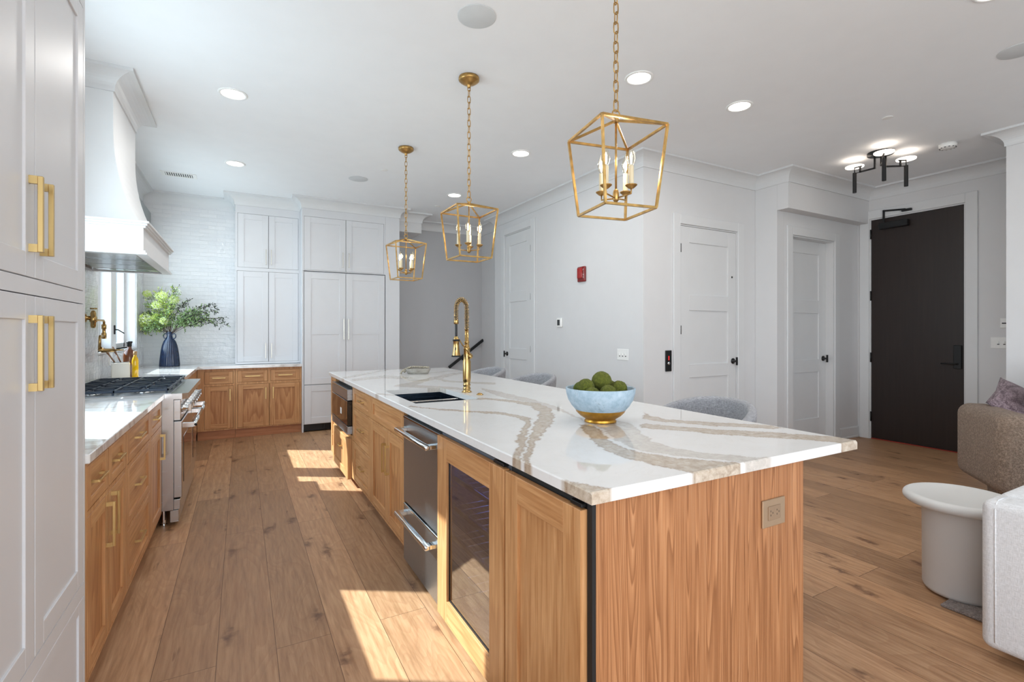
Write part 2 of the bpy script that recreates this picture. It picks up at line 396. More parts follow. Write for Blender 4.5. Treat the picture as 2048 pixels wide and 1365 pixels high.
    def build(s, name, parent=None, loc=None, fix=True):
        if fix: bmesh.ops.recalc_face_normals(s.bm, faces=s.bm.faces[:])
        me = bpy.data.meshes.new(name); s.bm.to_mesh(me); s.bm.free()
        for m in s.mats: me.materials.append(m)
        o = bpy.data.objects.new(name, me); COL.objects.link(o)
        if parent: o.parent = parent
        if loc is not None: o.location = loc
        return o

def tag(o, label, cat, group=None, kind=None):
    o['label'] = label; o['category'] = cat
    if group: o['group'] = group
    if kind: o['kind'] = kind
    return o
def thing(name, label, cat, loc=(0, 0, 0), rz=0.0, group=None):
    o = bpy.data.objects.new(name, None); COL.objects.link(o); o.location = loc; o.rotation_euler = (0, 0, rz)
    o.empty_display_size = 0.1
    return tag(o, label, cat, group)
def struct(o, label=None):
    o['kind'] = 'structure'
    if label: o['label'] = label
    return o
def dup(root, loc, rz, label, group=None):
    def cp(o, par):
        c = o.copy(); COL.objects.link(c)
        if par: c.parent = par
        for ch in [q for q in bpy.data.objects if q.parent == o]: cp(ch, c)
        return c
    r = cp(root, None); r.location = loc; r.rotation_euler = (0, 0, rz); r['label'] = label
    if group: r['group'] = group
    return r
def B(*a, m=None, c=0.0):
    b = MB(); b.mat(m); b.box(*a, c=c); return b

# ---------------------------------------------------------------- the room
CH = 3.12
struct(B(-1.4, 7.4, -3.8, 8.2, -0.10, 0.0, m=FLOOR).build('floor'))
struct(B(-1.4, 7.4, -3.8, 8.2, CH, CH + 0.12, m=CEIL).build('ceiling'))

# left wall with two kitchen window openings and a front window behind the camera
def wall_holes(name, axis, pos0, pos1, a0, a1, holes, m=WALL, ztop=CH):
    b = MB(); b.mat(m); holes = sorted(holes)
    def bx(p, q, z0, z1):
        if q - p < 1e-4 or z1 - z0 < 1e-4: return
        if axis == 'x': b.box(pos0, pos1, p, q, z0, z1)
        else: b.box(p, q, pos0, pos1, z0, z1)
    cur = a0
    for h0, h1, z0, z1 in holes:
        bx(cur, h0, 0, ztop); bx(h0, h1, 0, z0); bx(h0, h1, z1, ztop); cur = h1
    bx(cur, a1, 0, ztop)
    return struct(b.build(name))
wall_holes('wall_left', 'x', -1.30, -1.10, -3.5, 7.9, [(-2.4, -0.2, 0.4, 2.7), (2.88, 3.78, 1.10, 2.60), (5.47, 7.24, 1.16, 2.60)])
wall_holes('wall_back', 'y', 7.70, 7.88, -1.30, 2.012, [])
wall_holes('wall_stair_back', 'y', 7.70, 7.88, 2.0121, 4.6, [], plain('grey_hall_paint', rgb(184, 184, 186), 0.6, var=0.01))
wall_holes('wall_rear', 'y', -3.68, -3.50, -1.30, 6.1, [(-0.9, 5.7, 0.08, 2.8)])
wall_holes('wall_hall', 'x', 3.51, 3.63, 3.79, 6.95, [(5.831, 6.612, 0.0, 2.80)])
struct(B(3.631, 3.82, 6.80, 7.70, 0, CH, m=WALL).build('wall_stair'))
wall_holes('wall_middle', 'y', 3.67, 3.79, 3.51, 5.37, [(4.014, 4.929, 0.0, 2.472)])
struct(B(5.25, 5.37, 3.40, 3.669, 0, CH, m=WALL).build('wall_step'))
wall_holes('wall_closet', 'y', 3.40, 3.56, 5.371, 7.10, [(5.52, 6.38, 0.0, 2.45)])
struct(B(5.25, 6.92, 3.27, 3.399, 2.70, CH - 0.001, m=WALL).build('wall_bulkhead'))
wall_holes('wall_entry', 'x', 6.92, 7.10, 1.60, 3.399, [(2.325, 3.263, 0.0, 2.75)])
struct(B(5.95, 6.919, 1.60, 1.72, 0, CH, m=WALL).build('wall_return'))
struct(B(5.95, 6.07, -3.5, 1.599, 0, CH, m=WALL).build('wall_right'))
struct(B(2.013, 2.40, 7.23, 7.699, 2.837, CH - 0.001, m=WALL).build('wall_soffit'))

# window sashes
def window(name, y0, y1, z0, z1, mulls, crank=None):
    w = MB(); w.mat(TRIM); X0, X1 = -1.26, -1.20
    t = 0.055
    w.box(X0, X1, y0, y1, z0, z0 + t, c=0.004); w.box(X0, X1, y0, y1, z1 - t, z1, c=0.004)
    w.box(X0, X1, y0, y0 + t, z0, z1); w.box(X0, X1, y1 - t, y1, z0, z1)
    for a, b_ in mulls:
        w.box(X0, -1.105, a, b_, z0, z1, c=0.004)
        w.box(X0, X1, a - 0.04, a, z0, z1); w.box(X0, X1, b_, b_ + 0.04, z0, z1)
    o = struct(w.build(name))
    g = MB(); g.mat(PANE); g.box(-1.235, -1.229, y0 + 0.04, y1 - 0.04, z0 + 0.04, z1 - 0.04); g.build('pane', o)
    s = MB(); s.mat(TRIM); s.box(-1.20, -1.085, y0 - 0.01, y1 + 0.01, z0 - 0.022, z0 + 0.0, c=0.004); s.build('sill', o)
    if crank:
        k = MB(); k.mat(BLACK); y, z = crank
        k.box(-1.104, -1.094, y - 0.012, y + 0.012, z - 0.045, z + 0.045, c=0.003)
        k.tube([(-1.095, y, z), (-1.075, y + 0.01, z), (-1.05, y + 0.14, z - 0.035)], 0.006, 8); k.build('latch', o)
    return o
window('window_1', 5.47, 7.24, 1.16, 2.60, [(6.05, 6.257)], (6.16, 1.36))
window('window_2', 2.88, 3.78, 1.10, 2.60, [])
window('window_3', -2.4, -0.2, 0.4, 2.7, [(-1.33, -1.27)])
# unseen glass wall behind the camera, added to let in ambient light
g = MB(); g.mat(BLACK)
for x in (-0.9, 0.72, 2.36, 4.0, 5.64): g.box(x, x + 0.06, -3.62, -3.56, 0.08, 2.8)
g.box(-0.9, 5.7, -3.62, -3.56, 0.08, 0.14); g.box(-0.9, 5.7, -3.62, -3.56, 2.74, 2.8)
o = struct(g.build('added_window_4')); g = MB(); g.mat(PANE); g.box(-0.88, 5.68, -3.595, -3.589, 0.1, 2.78); g.build('pane', o)

# glazed tile
tb = MB(); tb.mat(TILE)
tb.box(-1.099, -0.071, 7.688, 7.6995, 0.915, 2.99)
tag(tb.build('tile_backsplash'), 'glossy white handmade brick tile covering the back wall behind the blue vase', 'backsplash')
tb = MB(); tb.mat(TILE)
tb.box(-1.0995, -1.088, 2.211, 5.465, 0.915, 1.085); tb.box(-1.0995, -1.088, 2.211, 2.87, 1.085, 2.6)
tb.box(-1.0995, -1.088, 3.79, 5.455, 1.085, 1.86); tb.box(-1.0995, -1.088, 5.465, 7.685, 0.915, 1.13); tb.box(-1.0995, -1.088, 7.25, 7.685, 1.13, 2.6)
tag(tb.build('tile_backsplash'), 'glossy white brick tile on the left wall behind the range and pot filler', 'backsplash')

# crown moulding
def sweep(path, prof, name, mat, kind=True):
    b = MB(); b.mat(mat); n = len(path); P = [Vector((p[0], p[1])) for p in path]
    def nrm(i): d = (P[i + 1] - P[i]).normalized(); return Vector((d.y, -d.x))
    rows = []
    for i in range(n):
        if i == 0: m_ = nrm(0)
        elif i == n - 1: m_ = nrm(n - 2)
        else:
            a, c = nrm(i - 1), nrm(i); m_ = (a + c) / (1 + a.dot(c))
        rows.append([b.v((P[i].x + m_.x * o, P[i].y + m_.y * o, z)) for o, z in prof])
    for r0, r1 in zip(rows, rows[1:]):
        for k in range(len(prof)):
            j = (k + 1) % len(prof); b._f([r0[k], r0[j], r1[j], r1[k]])
    b._f(rows[0]); b._f(rows[-1][::-1])
    return struct(b.build(name))
E0 = 0.0006
crown = [(E0, 2.985), (0.010, 2.985), (0.010, 3.0)] + [(0.010 + 0.112 * (1 - math.cos(t)), 3.0 + 0.100 * math.sin(t)) for t in [PI / 2 * k / 8 for k in range(1, 9)]] + [(0.130, 3.100), (0.130, CH - 0.0005), (E0, CH - 0.0005)]
sweep([(-1.10, 2.21), (-1.10, 4.27), (-0.77, 4.27), (-0.77, 5.07), (-1.10, 5.07), (-1.10, 7.70), (-0.07, 7.70), (-0.07, 7.30), (0.705, 7.30), (0.705, 7.06),
       (2.012, 7.06), (2.012, 7.23), (2.40, 7.23), (2.40, 7.70), (3.63, 7.70), (3.63, 6.95), (3.51, 6.95), (3.51, 3.67), (5.25, 3.67), (5.25, 3.27), (6.92, 3.27),
       (6.92, 1.72), (5.95, 1.72), (5.95, -3.5)], crown, 'trim_1', TRIM)
# baseboards
bp = [(E0, 0.001), (0.022, 0.001), (0.022, 0.02), (0.016, 0.024), (0.016, 0.125), (0.010, 0.14), (E0, 0.14)]
sweep([(3.51, 6.95), (3.51, 6.72)], bp, 'baseboard_hall', TRIM)
sweep([(3.51, 5.70), (3.51, 3.67), (3.905, 3.67)], bp, 'baseboard_middle', TRIM)
sweep([(5.03, 3.67), (5.25, 3.67), (5.25, 3.40), (5.41, 3.40)], bp, 'baseboard_step', TRIM)
sweep([(6.49, 3.40), (6.92, 3.40), (6.92, 3.385)], bp, 'baseboard_entry', TRIM)
sweep([(6.92, 2.20), (6.92, 1.72), (5.95, 1.72), (5.95, -3.5)], bp, 'baseboard_right', TRIM)
sweep([(2.013, 7.70), (3.63, 7.70), (3.63, 6.95)], bp, 'baseboard_back', TRIM)

# ---------------------------------------------------------------- interior doors (local: x across, -y toward viewer, z up)
def casing(par, w, h, cw=0.10, t=0.018, depth=0.10, mat=TRIM):
    b = MB(); b.mat(mat)
    b.box(-cw, 0, -t, -0.0006, 0, h + cw, c=0.003); b.box(w, w + cw, -t, -0.0006, 0, h + cw, c=0.003); b.box(0, w, -t, -0.0006, h, h + cw, c=0.003)
    b.box(0.0006, 0.014, 0, depth, 0.001, h - 0.001); b.box(w - 0.014, w - 0.0006, 0, depth, 0.001, h - 0.001); b.box(0.014, w - 0.014, 0, depth, h - 0.014, h - 0.001)
    return b.build('door_casing', par)
def leaf(par, w, h, panels, y0, stile=0.13, mat=TRIM):
    b = MB(); b.mat(mat); x0, x1 = 0.018, w - 0.018; t = 0.04
    zs = [0.012] + [z for p in panels[::-1] for z in p] + [h - 0.018]
    b.box(x0, stile, y0, y0 + t, 0.012, h - 0.018, c=0.0015); b.box(w - stile, x1, y0, y0 + t, 0.012, h - 0.018, c=0.0015)
    for k in range(0, len(zs), 2): b.box(stile, w - stile, y0, y0 + t, zs[k], zs[k + 1], c=0.0015)
    for p in panels: b.box(stile - 0.002, w - stile + 0.002, y0 + 0.012, y0 + t - 0.006, p[0] - 0.002, p[1] + 0.002)
    return b.build('leaf', par)
def knob(par, x, z, y0, lever=0.0):
    k = MB(); k.mat(BLACK); k.xf = Matrix.Translation((x, y0, z)) @ Matrix.Rotation(PI / 2, 4, 'X')
    k.lathe([(0, 0.001), (0.032, 0.001), (0.032, 0.008), (0.012, 0.010), (0.010, 0.05), (0.0, 0.05)], 20); k.xf = Matrix()
    k.bar((x - 0.0, y0 - 0.052, z - 0.045), (x, y0 - 0.052, z + 0.045), 0.016) if not lever else k.bar((x, y0 - 0.05, z), (x + lever, y0 - 0.05, z), 0.014)
    return k.build('door_knob', par)
def hinge(par, x, zc, y0, h=0.09):
    b = MB(); b.mat(BLACK); b.tube([(x, y0 - 0.006, zc - h / 2), (x, y0 - 0.006, zc + h / 2)], 0.008, 8); return b.build('hinge', par)
def door(name, label, loc, rz, w, h, panels, knobx, hx, hz, yo, stile):
    d = struct(thing(name, label, 'door', loc, rz)); casing(d, w, h); leaf(d, w, h, panels, yo, stile); knob(d, knobx, 1.01, yo)
    for z in hz: hinge(d, hx, z, yo)
    return d
P3 = [(1.731, 2.288), (0.993, 1.568), (0.26, 0.853)]
door('door_1', 'white three panel door beside the elevator call button', (4.014, 3.67, 0), 0, 0.915, 2.472, P3, 0.845, 0.012, (2.22, 1.36, 0.50), 0.002, 0.15)
door('door_2', 'tall white three panel door by the stair opening', (3.51, 6.612, 0), -PI / 2, 0.781, 2.80, [(1.93, 2.62), (1.10, 1.78), (0.26, 0.94)], 0.07, 0.769, (2.50, 1.83, 1.10), 0.002, 0.14)
door('door_3', 'white three panel closet door recessed under the bulkhead', (5.52, 3.40, 0), 0, 0.86, 2.45, [(1.724, 2.28), (1.004, 1.564), (0.289, 0.851)], 0.785, -0.5, (), 0.09, 0.16)
# dark entry door
d = struct(thing('door_4', 'dark brown flush entry door with a black lock plate', 'door', (6.92, 3.263, 0), -PI / 2))
casing(d, 0.938, 2.75, 0.105)
B(0.016, 0.922, 0.012, 0.06, 0.012, 2.734, m=DOOR_D, c=0.002).build('leaf', d)
B(0.016, 0.922, 0.005, 0.09, 0.0005, 0.011, m=plain('red_threshold', rgb(150, 50, 36), 0.5)).build('threshold', d)
for z in (2.56, 1.79, 1.02, 0.28): hinge(d, 0.014, z, 0.006, 0.12)
b = MB(); b.mat(BLACK); b.box(0.835, 0.905, -0.012, 0.012, 0.93, 1.19, c=0.004); b.build('lock_plate', d)
b = MB(); b.mat(BLACK); b.tube([(0.872, -0.012, 0.985), (0.872, -0.055, 0.985), (0.74, -0.055, 0.985)], 0.009, 10); b.build('door_lever', d)
b = MB(); b.mat(BLACK); b.box(0.12, 0.42, -0.052, 0.012, 2.60, 2.675, c=0.006); b.build('closer_body', d)
b = MB(); b.mat(BLACK); b.bar((0.17, -0.03, 2.675), (0.17, -0.03, 2.83), 0.018); b.bar((0.17, -0.03, 2.82), (0.40, -0.045, 2.79), 0.012, 0.02); b.box(0.36, 0.46, -0.05, -0.02, 2.768, 2.795, c=0.003); b.build('closer_arm', d)

# ---------------------------------------------------------------- cabinetry
GAP_SHADE = plain('painted_gap_shade', rgb(52, 48, 46), 0.8)  # dark boxes behind doors and drawers paint shade into the gaps
def front_mesh(b, x0, x1, z0, z1, y, t, st, mv, mh, mp, rec=None, rail=None, gl=None):
    """shaker front; y is its face plane, body goes to +y"""
    rail = rail or st; g = 0.0028; rec = rec or (0.006 if mv is CAB else 0.010)
    x0 += g; x1 -= g; z0 += g; z1 -= g
    b.mat(mv); b.box(x0, x0 + st, y, y + t, z0, z1, c=0.0012); b.box(x1 - st, x1, y, y + t, z0, z1, c=0.0012)
    b.mat(mh); b.box(x0 + st, x1 - st, y, y + t, z1 - rail, z1, c=0.0012); b.box(x0 + st, x1 - st, y, y + t, z0, z0 + rail, c=0.0012)
    if mp: b.mat(mp); b.box(x0 + st - 0.001, x1 - st + 0.001, y + rec, y + t - 0.003, z0 + rail - 0.001, z1 - rail + 0.001)
def pull(par, x, z, L, vert, y=0.0, out=0.030, sec=0.010, post=0.016, m=None):
    b = MB(); b.mat(m or BRASS)
    if vert:
        b.box(x - sec / 2, x + sec / 2, y - out, y - out + sec, z - L / 2, z + L / 2, c=0.001)
        for s_ in (-1, 1): b.box(x - sec / 2, x + sec / 2, y - out + sec, y + 0.0004, z + s_ * (L / 2 - post / 2) - post / 2, z + s_ * (L / 2 - post / 2) + post / 2)
    else:
        b.box(x - L / 2, x + L / 2, y - out, y - out + sec, z - sec / 2, z + sec / 2, c=0.001)
        for s_ in (-1, 1): b.box(x + s_ * (L / 2 - sec / 2) - sec / 2, x + s_ * (L / 2 - sec / 2) + sec / 2, y - out + sec, y + 0.0004, z - sec / 2, z + sec / 2)
    return b.build('handle', par)
def cabinet(name, label, loc, rz, w, z0, z1, depth, fronts, mats, kick=None, st=0.055, hollow=None, frame_t=0.020, pullspec=None, group=None, cat='cabinet'):
    """fronts: (kind, x0, x1, za, zb, pull or None); pull = (x, z, L, vertical)"""
    mv, mh, mp = mats
    r = thing(name, label, cat, loc, rz, group)
    b = MB(); b.mat(mv); b.box(0.0006, w - 0.0006, frame_t + 0.004, depth if not hollow else 0.045, z0, z1)
    if hollow: b.box(0.0006, w - 0.0006, 0.045, depth, z0, hollow)
    xs = sorted({0.0006, w - 0.0006} | {v for f in fronts for v in f[1:3]}); zs = sorted({z0, z1} | {v for f in fronts for v in f[3:5]})
    for i in range(len(xs) - 1):
        # merge vertically where free
        run = None
        for j in range(len(zs) - 1):
            cx, cz = (xs[i] + xs[i + 1]) / 2, (zs[j] + zs[j + 1]) / 2
            occ = any(f[1] < cx < f[2] and f[3] < cz < f[4] for f in fronts)
            if not occ:
                if run is None: run = zs[j]
            if occ or j == len(zs) - 2:
                if run is not None:
                    top = zs[j] if occ else zs[j + 1]
                    if top - run > 1e-4: b.box(xs[i], xs[i + 1], 0, frame_t + 0.004, run, top)
                run = None
    if kick:
        b.mat(kick[1]); b.box(0.0006, w - 0.0006, kick[0], depth, 0.001, z0 - 0.0002)
    b.mat(GAP_SHADE)
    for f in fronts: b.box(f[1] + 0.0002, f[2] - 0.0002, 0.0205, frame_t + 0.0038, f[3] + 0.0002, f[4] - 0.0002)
    b.build('body', r)
    for f in fronts:
        kind, x0, x1, za, zb, pl = f[:6]
        fm = MB(); s_ = st if not kind.startswith('drawer') else min(st, 0.05); rl = s_ if kind != 'drawer' else 0.038
        if (zb - za) < 0.12: rl = 0.03
        if kind == 'door2':
            front_mesh(fm, x0, x1, za, zb, 0.0, 0.02, s_, mv, mh, mp, rail=s_)
            fm.mat(mh); fm.box(x0 + s_, x1 - s_, 0.0, 0.018, f[6] - s_ / 2, f[6] + s_ / 2)
        else: front_mesh(fm, x0, x1, za, zb, 0.0, 0.02, s_, mv, mh if kind != 'drawer' else mh, mp if kind != 'drawer' else mh, rail=rl)
        fo = fm.build('drawer' if kind.startswith('drawer') else 'door', r)
        if pl:
            ps = pullspec or {}
            pull(fo, pl[0], pl[1], pl[2], pl[3], y=0.0 if pl[3] else 0.0 + (0.010 if ps.get('rec', True) else 0), **{k: v for k, v in ps.items() if k != 'rec'})
    return r
WH = (CAB, CAB, CAB); OK = (OAK_V, OAK_H, OAK_P)
R90 = PI / 2
# --- tall white pantry at left front. local x = world Y - 1.26, face X = -0.475
T0 = 1.26
def ty(y): return y - T0
cabinet('tall_cabinet', 'tall white pantry cabinet with brass pulls at the left edge', (-0.475, T0, 0), R90, 0.947, 0.10, CH - 0.001, 0.62, [
    ('door', 0.035, ty(1.735), 2.49, 3.02, None), ('door', ty(1.735), ty(2.187), 2.49, 3.02, None),
    ('door', 0.035, ty(1.735), 1.478, 2.45, (ty(1.695), 1.642, 0.195, True)), ('door', ty(1.735), ty(2.187), 1.478, 2.45, (ty(1.775), 1.642, 0.195, True)),
    ('door', 0.035, ty(1.735), 0.482, 1.436, (ty(1.695), 1.285, 0.195, True)), ('door', ty(1.735), ty(2.187), 0.482, 1.436, (ty(1.775), 1.285, 0.195, True)),
    ('drawer', 0.035, ty(2.187), 0.12, 0.435, None)], WH, (0.06, CAB), st=0.062, pullspec=dict(sec=0.011, post=0.020, out=0.028))
# --- left oak base run, face X=-0.475
def lbase(label, y0, y1, fr):
    fr2 = []
    for f in fr:
        p = f[5]
        fr2.append((f[0], f[1] - y0, f[2] - y0, f[3], f[4], (p[0] - y0, p[1], p[2], p[3]) if p else None))
    return cabinet('base_cabinet', label, (-0.475, y0, 0), R90, y1 - y0, 0.105, 0.879, 0.60, fr2, OK, (0.07, OAK_K), st=0.055)
lbase('oak base cabinet with two drawers over two doors next to the white pantry', 2.208, 2.905, [
    ('drawer', 2.235, 2.55, 0.705, 0.868, (2.392, 0.79, 0.14, False)), ('drawer', 2.562, 2.892, 0.705, 0.868, (2.727, 0.79, 0.14, False)),
    ('door', 2.235, 2.553, 0.115, 0.687, (2.515, 0.565, 0.18, True)), ('door', 2.556, 2.892, 0.115, 0.687, (2.60, 0.585, 0.18, True))])
lbase('oak base cabinet with three stacked drawers left of the range', 2.906, 3.604, [
    ('drawer', 2.93, 3.585, 0.705, 0.868, (3.26, 0.79, 0.16, False)), ('drawer', 2.93, 3.585, 0.405, 0.685, (3.26, 0.545, 0.16, False)),
    ('drawer', 2.93, 3.585, 0.115, 0.388, (3.26, 0.25, 0.16, False))])
lbase('narrow oak base cabinet with one drawer over one door beside the range', 3.605, 4.070, [
    ('drawer', 3.63, 4.052, 0.705, 0.868, (3.84, 0.79, 0.13, False)), ('door', 3.63, 4.052, 0.115, 0.687, (4.00, 0.57, 0.17, True))])
# corner base beyond the range and back run
lbase('oak corner base cabinet beyond the range', 5.305, 7.08, [('drawer', 5.34, 6.20, 0.705, 0.868, None), ('door', 5.34, 5.77, 0.115, 0.687, None), ('door', 5.77, 6.20, 0.115, 0.687, None)])
def bbase(label, x0, x1, fr):
    fr2 = [(f[0], f[1] - x0, f[2] - x0, f[3], f[4], (f[5][0] - x0,) + tuple(f[5][1:]) if f[5] else None) for f in fr]
    return cabinet('base_cabinet', label, (x0, 7.11, 0), 0, x1 - x0, 0.115, 0.879, 0.575, fr2, OK, (0.035, OAK_K), st=0.062)
bbase('oak back wall base cabinet with a single drawer and door in the corner', -0.474, -0.069, [
    ('drawer', -0.400, -0.090, 0.69, 0.845, (-0.245, 0.765, 0.14, False)), ('door', -0.400, -0.090, 0.13, 0.665, (-0.125, 0.55, 0.15, True))])
bbase('oak back wall base cabinet with two drawers over two doors beside the refrigerator', -0.068, 0.703, [
    ('drawer', -0.046, 0.300, 0.70, 0.850, (0.127, 0.775, 0.17, False)), ('drawer', 0.330, 0.684, 0.70, 0.850, (0.507, 0.775, 0.17, False)),
    ('door', -0.046, 0.315, 0.125, 0.675, (0.275, 0.55, 0.15, True)), ('door', 0.318, 0.684, 0.125, 0.675, (0.36, 0.55, 0.15, True))])
# --- white upper cabinet
NP = dict(sec=0.007, post=0.008, out=0.028, m=NICKEL)
cabinet('upper_cabinet', 'white wall cabinet of four doors standing over the back counter', (-0.070, 7.30, 0), 0, 0.774, 0.918, CH - 0.001, 0.395, [
    ('door', 0.024, 0.386, 2.181, 2.885, (0.355, 2.33, 0.20, True)), ('door', 0.386, 0.752, 2.181, 2.885, (0.418, 2.33, 0.20, True)),
    ('door', 0.018, 0.386, 0.943, 2.136, (0.350, 1.09, 0.20, True)), ('door', 0.386, 0.752, 0.943, 2.136, (0.420, 1.09, 0.20, True))], WH, None, st=0.072, pullspec=NP)
# --- panelled refrigerator and its surround
cabinet('upper_cabinet', 'white two door cabinet above the panelled refrigerator', (0.704, 7.06, 0), 0, 1.105, 2.156, CH - 0.001, 0.636, [
    ('door', 0.022, 0.560, 2.166, 2.881, (0.517, 2.325, 0.20, True)), ('door', 0.560, 1.084, 2.166, 2.881, (0.598, 2.325, 0.20, True))], WH, None, st=0.078, pullspec=NP)
rf = thing('refrigerator', 'built-in refrigerator with white panelled double doors and freezer drawer', 'refrigerator', (0.722, 7.06, 0), 0)
b = MB(); b.mat(CAB); b.box(0.002, 1.083, 0.026, 0.63, 0.10, 2.150); b.mat(BLACK); b.box(0.002, 1.083, 0.03, 0.6, 0.012, 0.10)
for k in range(30): b.box(0.25 + k * 0.02, 0.256 + k * 0.02, 0.022, 0.03, 0.03, 0.085)
b.build('body', rf)
for x0, x1, hx in ((0.006, 0.5405, 0.510), (0.5415, 1.078, 0.572)):
    f = MB(); front_mesh(f, x0, x1, 0.632, 2.140, 0.0, 0.02, 0.085, CAB, CAB, CAB)
    f.mat(CAB); f.box(x0 + 0.085, x1 - 0.085, 0.0, 0.018, 1.305, 1.385)
    fo = f.build('door', rf); pull(fo, hx, 1.375, 0.29, True, m=NICKEL, sec=0.009, post=0.01)
f = MB(); front_mesh(f, 0.006, 1.078, 0.105, 0.628, 0.0, 0.02, 0.085, CAB, CAB, CAB); f.build('freezer_drawer', rf)
cp = MB(); cp.mat(CAB); cp.box(1.810, 2.012, 7.06, 7.699, 0.001, CH - 0.001, c=0.001)
tag(cp.build('end_panel'), 'full height white column panel right of the refrigerator', 'panel')
cp = MB(); cp.mat(CAB); cp.box(0.7046, 0.7212, 7.06, 7.695, 0.001, 2.154); tag(cp.build('end_panel'), 'thin white side panel between the oak base cabinet and the refrigerator', 'panel')

# --- countertops of the left and back runs
def slab(label, boxes):
    b = MB(); b.mat(QUARTZ)
    for q in boxes: b.box(*q, 0.880, 0.914, c=0.003)
    return tag(b.build('countertop'), label, 'countertop')
slab('white veined stone counter between the white pantry and the range', [(-1.087, -0.462, 2.208, 4.070)])
b = MB(); b.mat(QUARTZ); b.prism([(-1.087, 5.306), (-0.462, 5.306), (-0.462, 7.075), (0.7036, 7.075), (0.7036, 7.687), (-1.087, 7.687)], 0.880, 0.914)
tag(b.build('countertop'), 'white veined stone counter in the far corner under the blue vase', 'countertop')

# ---------------------------------------------------------------- island
IX = 0.83       # face plane, cabinets face -X
def icab(label, y1, y0, fr, name='base_cabinet', z0=0.09, hollow=None):
    # local x = y1 - Y (runs toward the camera)
    fr2 = [(f[0], y1 - f[1], y1 - f[2], f[3], f[4], (y1 - f[5][0],) + tuple(f[5][1:]) if f[5] else None) for f in fr]
    return cabinet(name, label, (IX, y1, 0), -R90, y1 - y0, z0, 0.879, 0.60, fr2, OK, (0.06, OAK_K), st=0.055, hollow=hollow)
icab('narrow oak pull-out at the far end of the island', 5.48, 5.172, [('drawer', 5.46, 5.19, 0.77, 0.868, None), ('door', 5.46, 5.19, 0.10, 0.755, (5.22, 0.30, 0.10, False))])
icab('oak island cabinet with three drawers between microwave and sink base', 4.34, 3.672, [
    ('drawer', 4.315, 3.695, 0.705, 0.862, (4.0, 0.785, 0.13, False)), ('drawer', 4.315, 3.695, 0.415, 0.690, (4.0, 0.555, 0.13, False)), ('drawer', 4.315, 3.695, 0.105, 0.400, (4.0, 0.25, 0.15, False))])
icab('oak sink base cabinet in the island with two doors', 3.671, 2.822, [
    ('drawer', 3.645, 2.835, 0.705, 0.862, None), ('door', 3.645, 3.195, 0.105, 0.690, (3.235, 0.515, 0.19, True)), ('door', 3.192, 2.835, 0.105, 0.690, (3.155, 0.515, 0.19, True))], hollow=0.60)
# microwave drawer unit
mw = thing('microwave_drawer', 'built-in dark glass microwave drawer at the far end of the island', 'microwave', (IX, 5.171, 0), -R90)
B(0.001, 0.828, 0.03, 0.55, 0.452, 0.878, m=BLACK).build('body', mw)
b = MB(); b.mat(BLKGLASS); b.box(0.012, 0.815, -0.040, 0.029, 0.535, 0.745, c=0.002); b.build('door', mw)
b = MB(); b.mat(STEEL_D); b.box(0.012, 0.815, -0.040, 0.029, 0.752, 0.845, c=0.002); b.mat(CHROME); b.box(0.012, 0.815, -0.0425, -0.0402, 0.838, 0.845); b.build('control_panel', mw)
b = MB(); b.mat(STEEL_D); b.box(0.012, 0.815, -0.040, 0.029, 0.462, 0.529, c=0.002); b.mat(CHROME); b.box(0.012, 0.815, -0.0425, -0.0402, 0.462, 0.467); b.box(0.012, 0.815, -0.0425, -0.0402, 0.524, 0.529); b.build('trim_bar', mw)
b = MB(); b.mat(WHITEP); b.box(0.48, 0.545, -0.0408, -0.0402, 0.60, 0.655); s_ = b.build('sticker', mw); s_['label'] = 'small white square sticker'
cabinet('base_cabinet', 'oak island cabinet with a flap standing proud under the microwave', (IX, 5.1705, 0), -R90, 0.829, 0.09, 0.450, 0.60, [], OK, (0.06, OAK_K))
fl = [o for o in bpy.data.objects if o.name.startswith('base_cabinet')][-1]
for o in bpy.data.objects:
    if o.get('label', '') == 'oak island cabinet with a flap standing proud under the microwave': fl = o
f = MB(); f.xf = Matrix.Translation((0, -0.034, 0)); front_mesh(f, 0.03, 0.80, 0.07, 0.425, 0.0, 0.033, 0.06, OAK_V, OAK_H, OAK_P)
fo = f.build('drawer', fl); pull(fo, 0.42, 0.30, 0.12, False, y=-0.024)
# dishwasher
dw = thing('dishwasher', 'stainless double drawer dishwasher in the island', 'dishwasher', (IX, 2.8215, 0), -R90)
b = MB(); b.mat(DARK); b.box(0.002, 0.599, 0.022, 0.57, 0.10, 0.878); b.box(0.002, 0.599, 0.05, 0.5, 0.0015, 0.10); b.build('body', dw)
for z0, z1 in ((0.362, 0.852), (0.022, 0.348)):
    f = MB(); f.mat(STEEL_D); f.box(0.004, 0.597, -0.002, 0.021, z0, z1, c=0.002)
    f.mat(CHROME); f.box(0.004, 0.597, -0.004, 0.0, z1 - 0.010, z1 - 0.002); fo = f.build('drawer_front', dw)
    hz = z1 - 0.068 if z0 > 0.2 else z1 - 0.042
    h = MB(); h.mat(CHROME); h.rbox(0.03, 0.575, -0.068, -0.040, hz - 0.012, hz + 0.012, 0.008, 3)
    h.box(0.035, 0.075, -0.045, -0.0018, hz - 0.010, hz + 0.010, c=0.002); h.box(0.53, 0.57, -0.045, -0.0018, hz - 0.010, hz + 0.010, c=0.002); h.build('handle', fo)
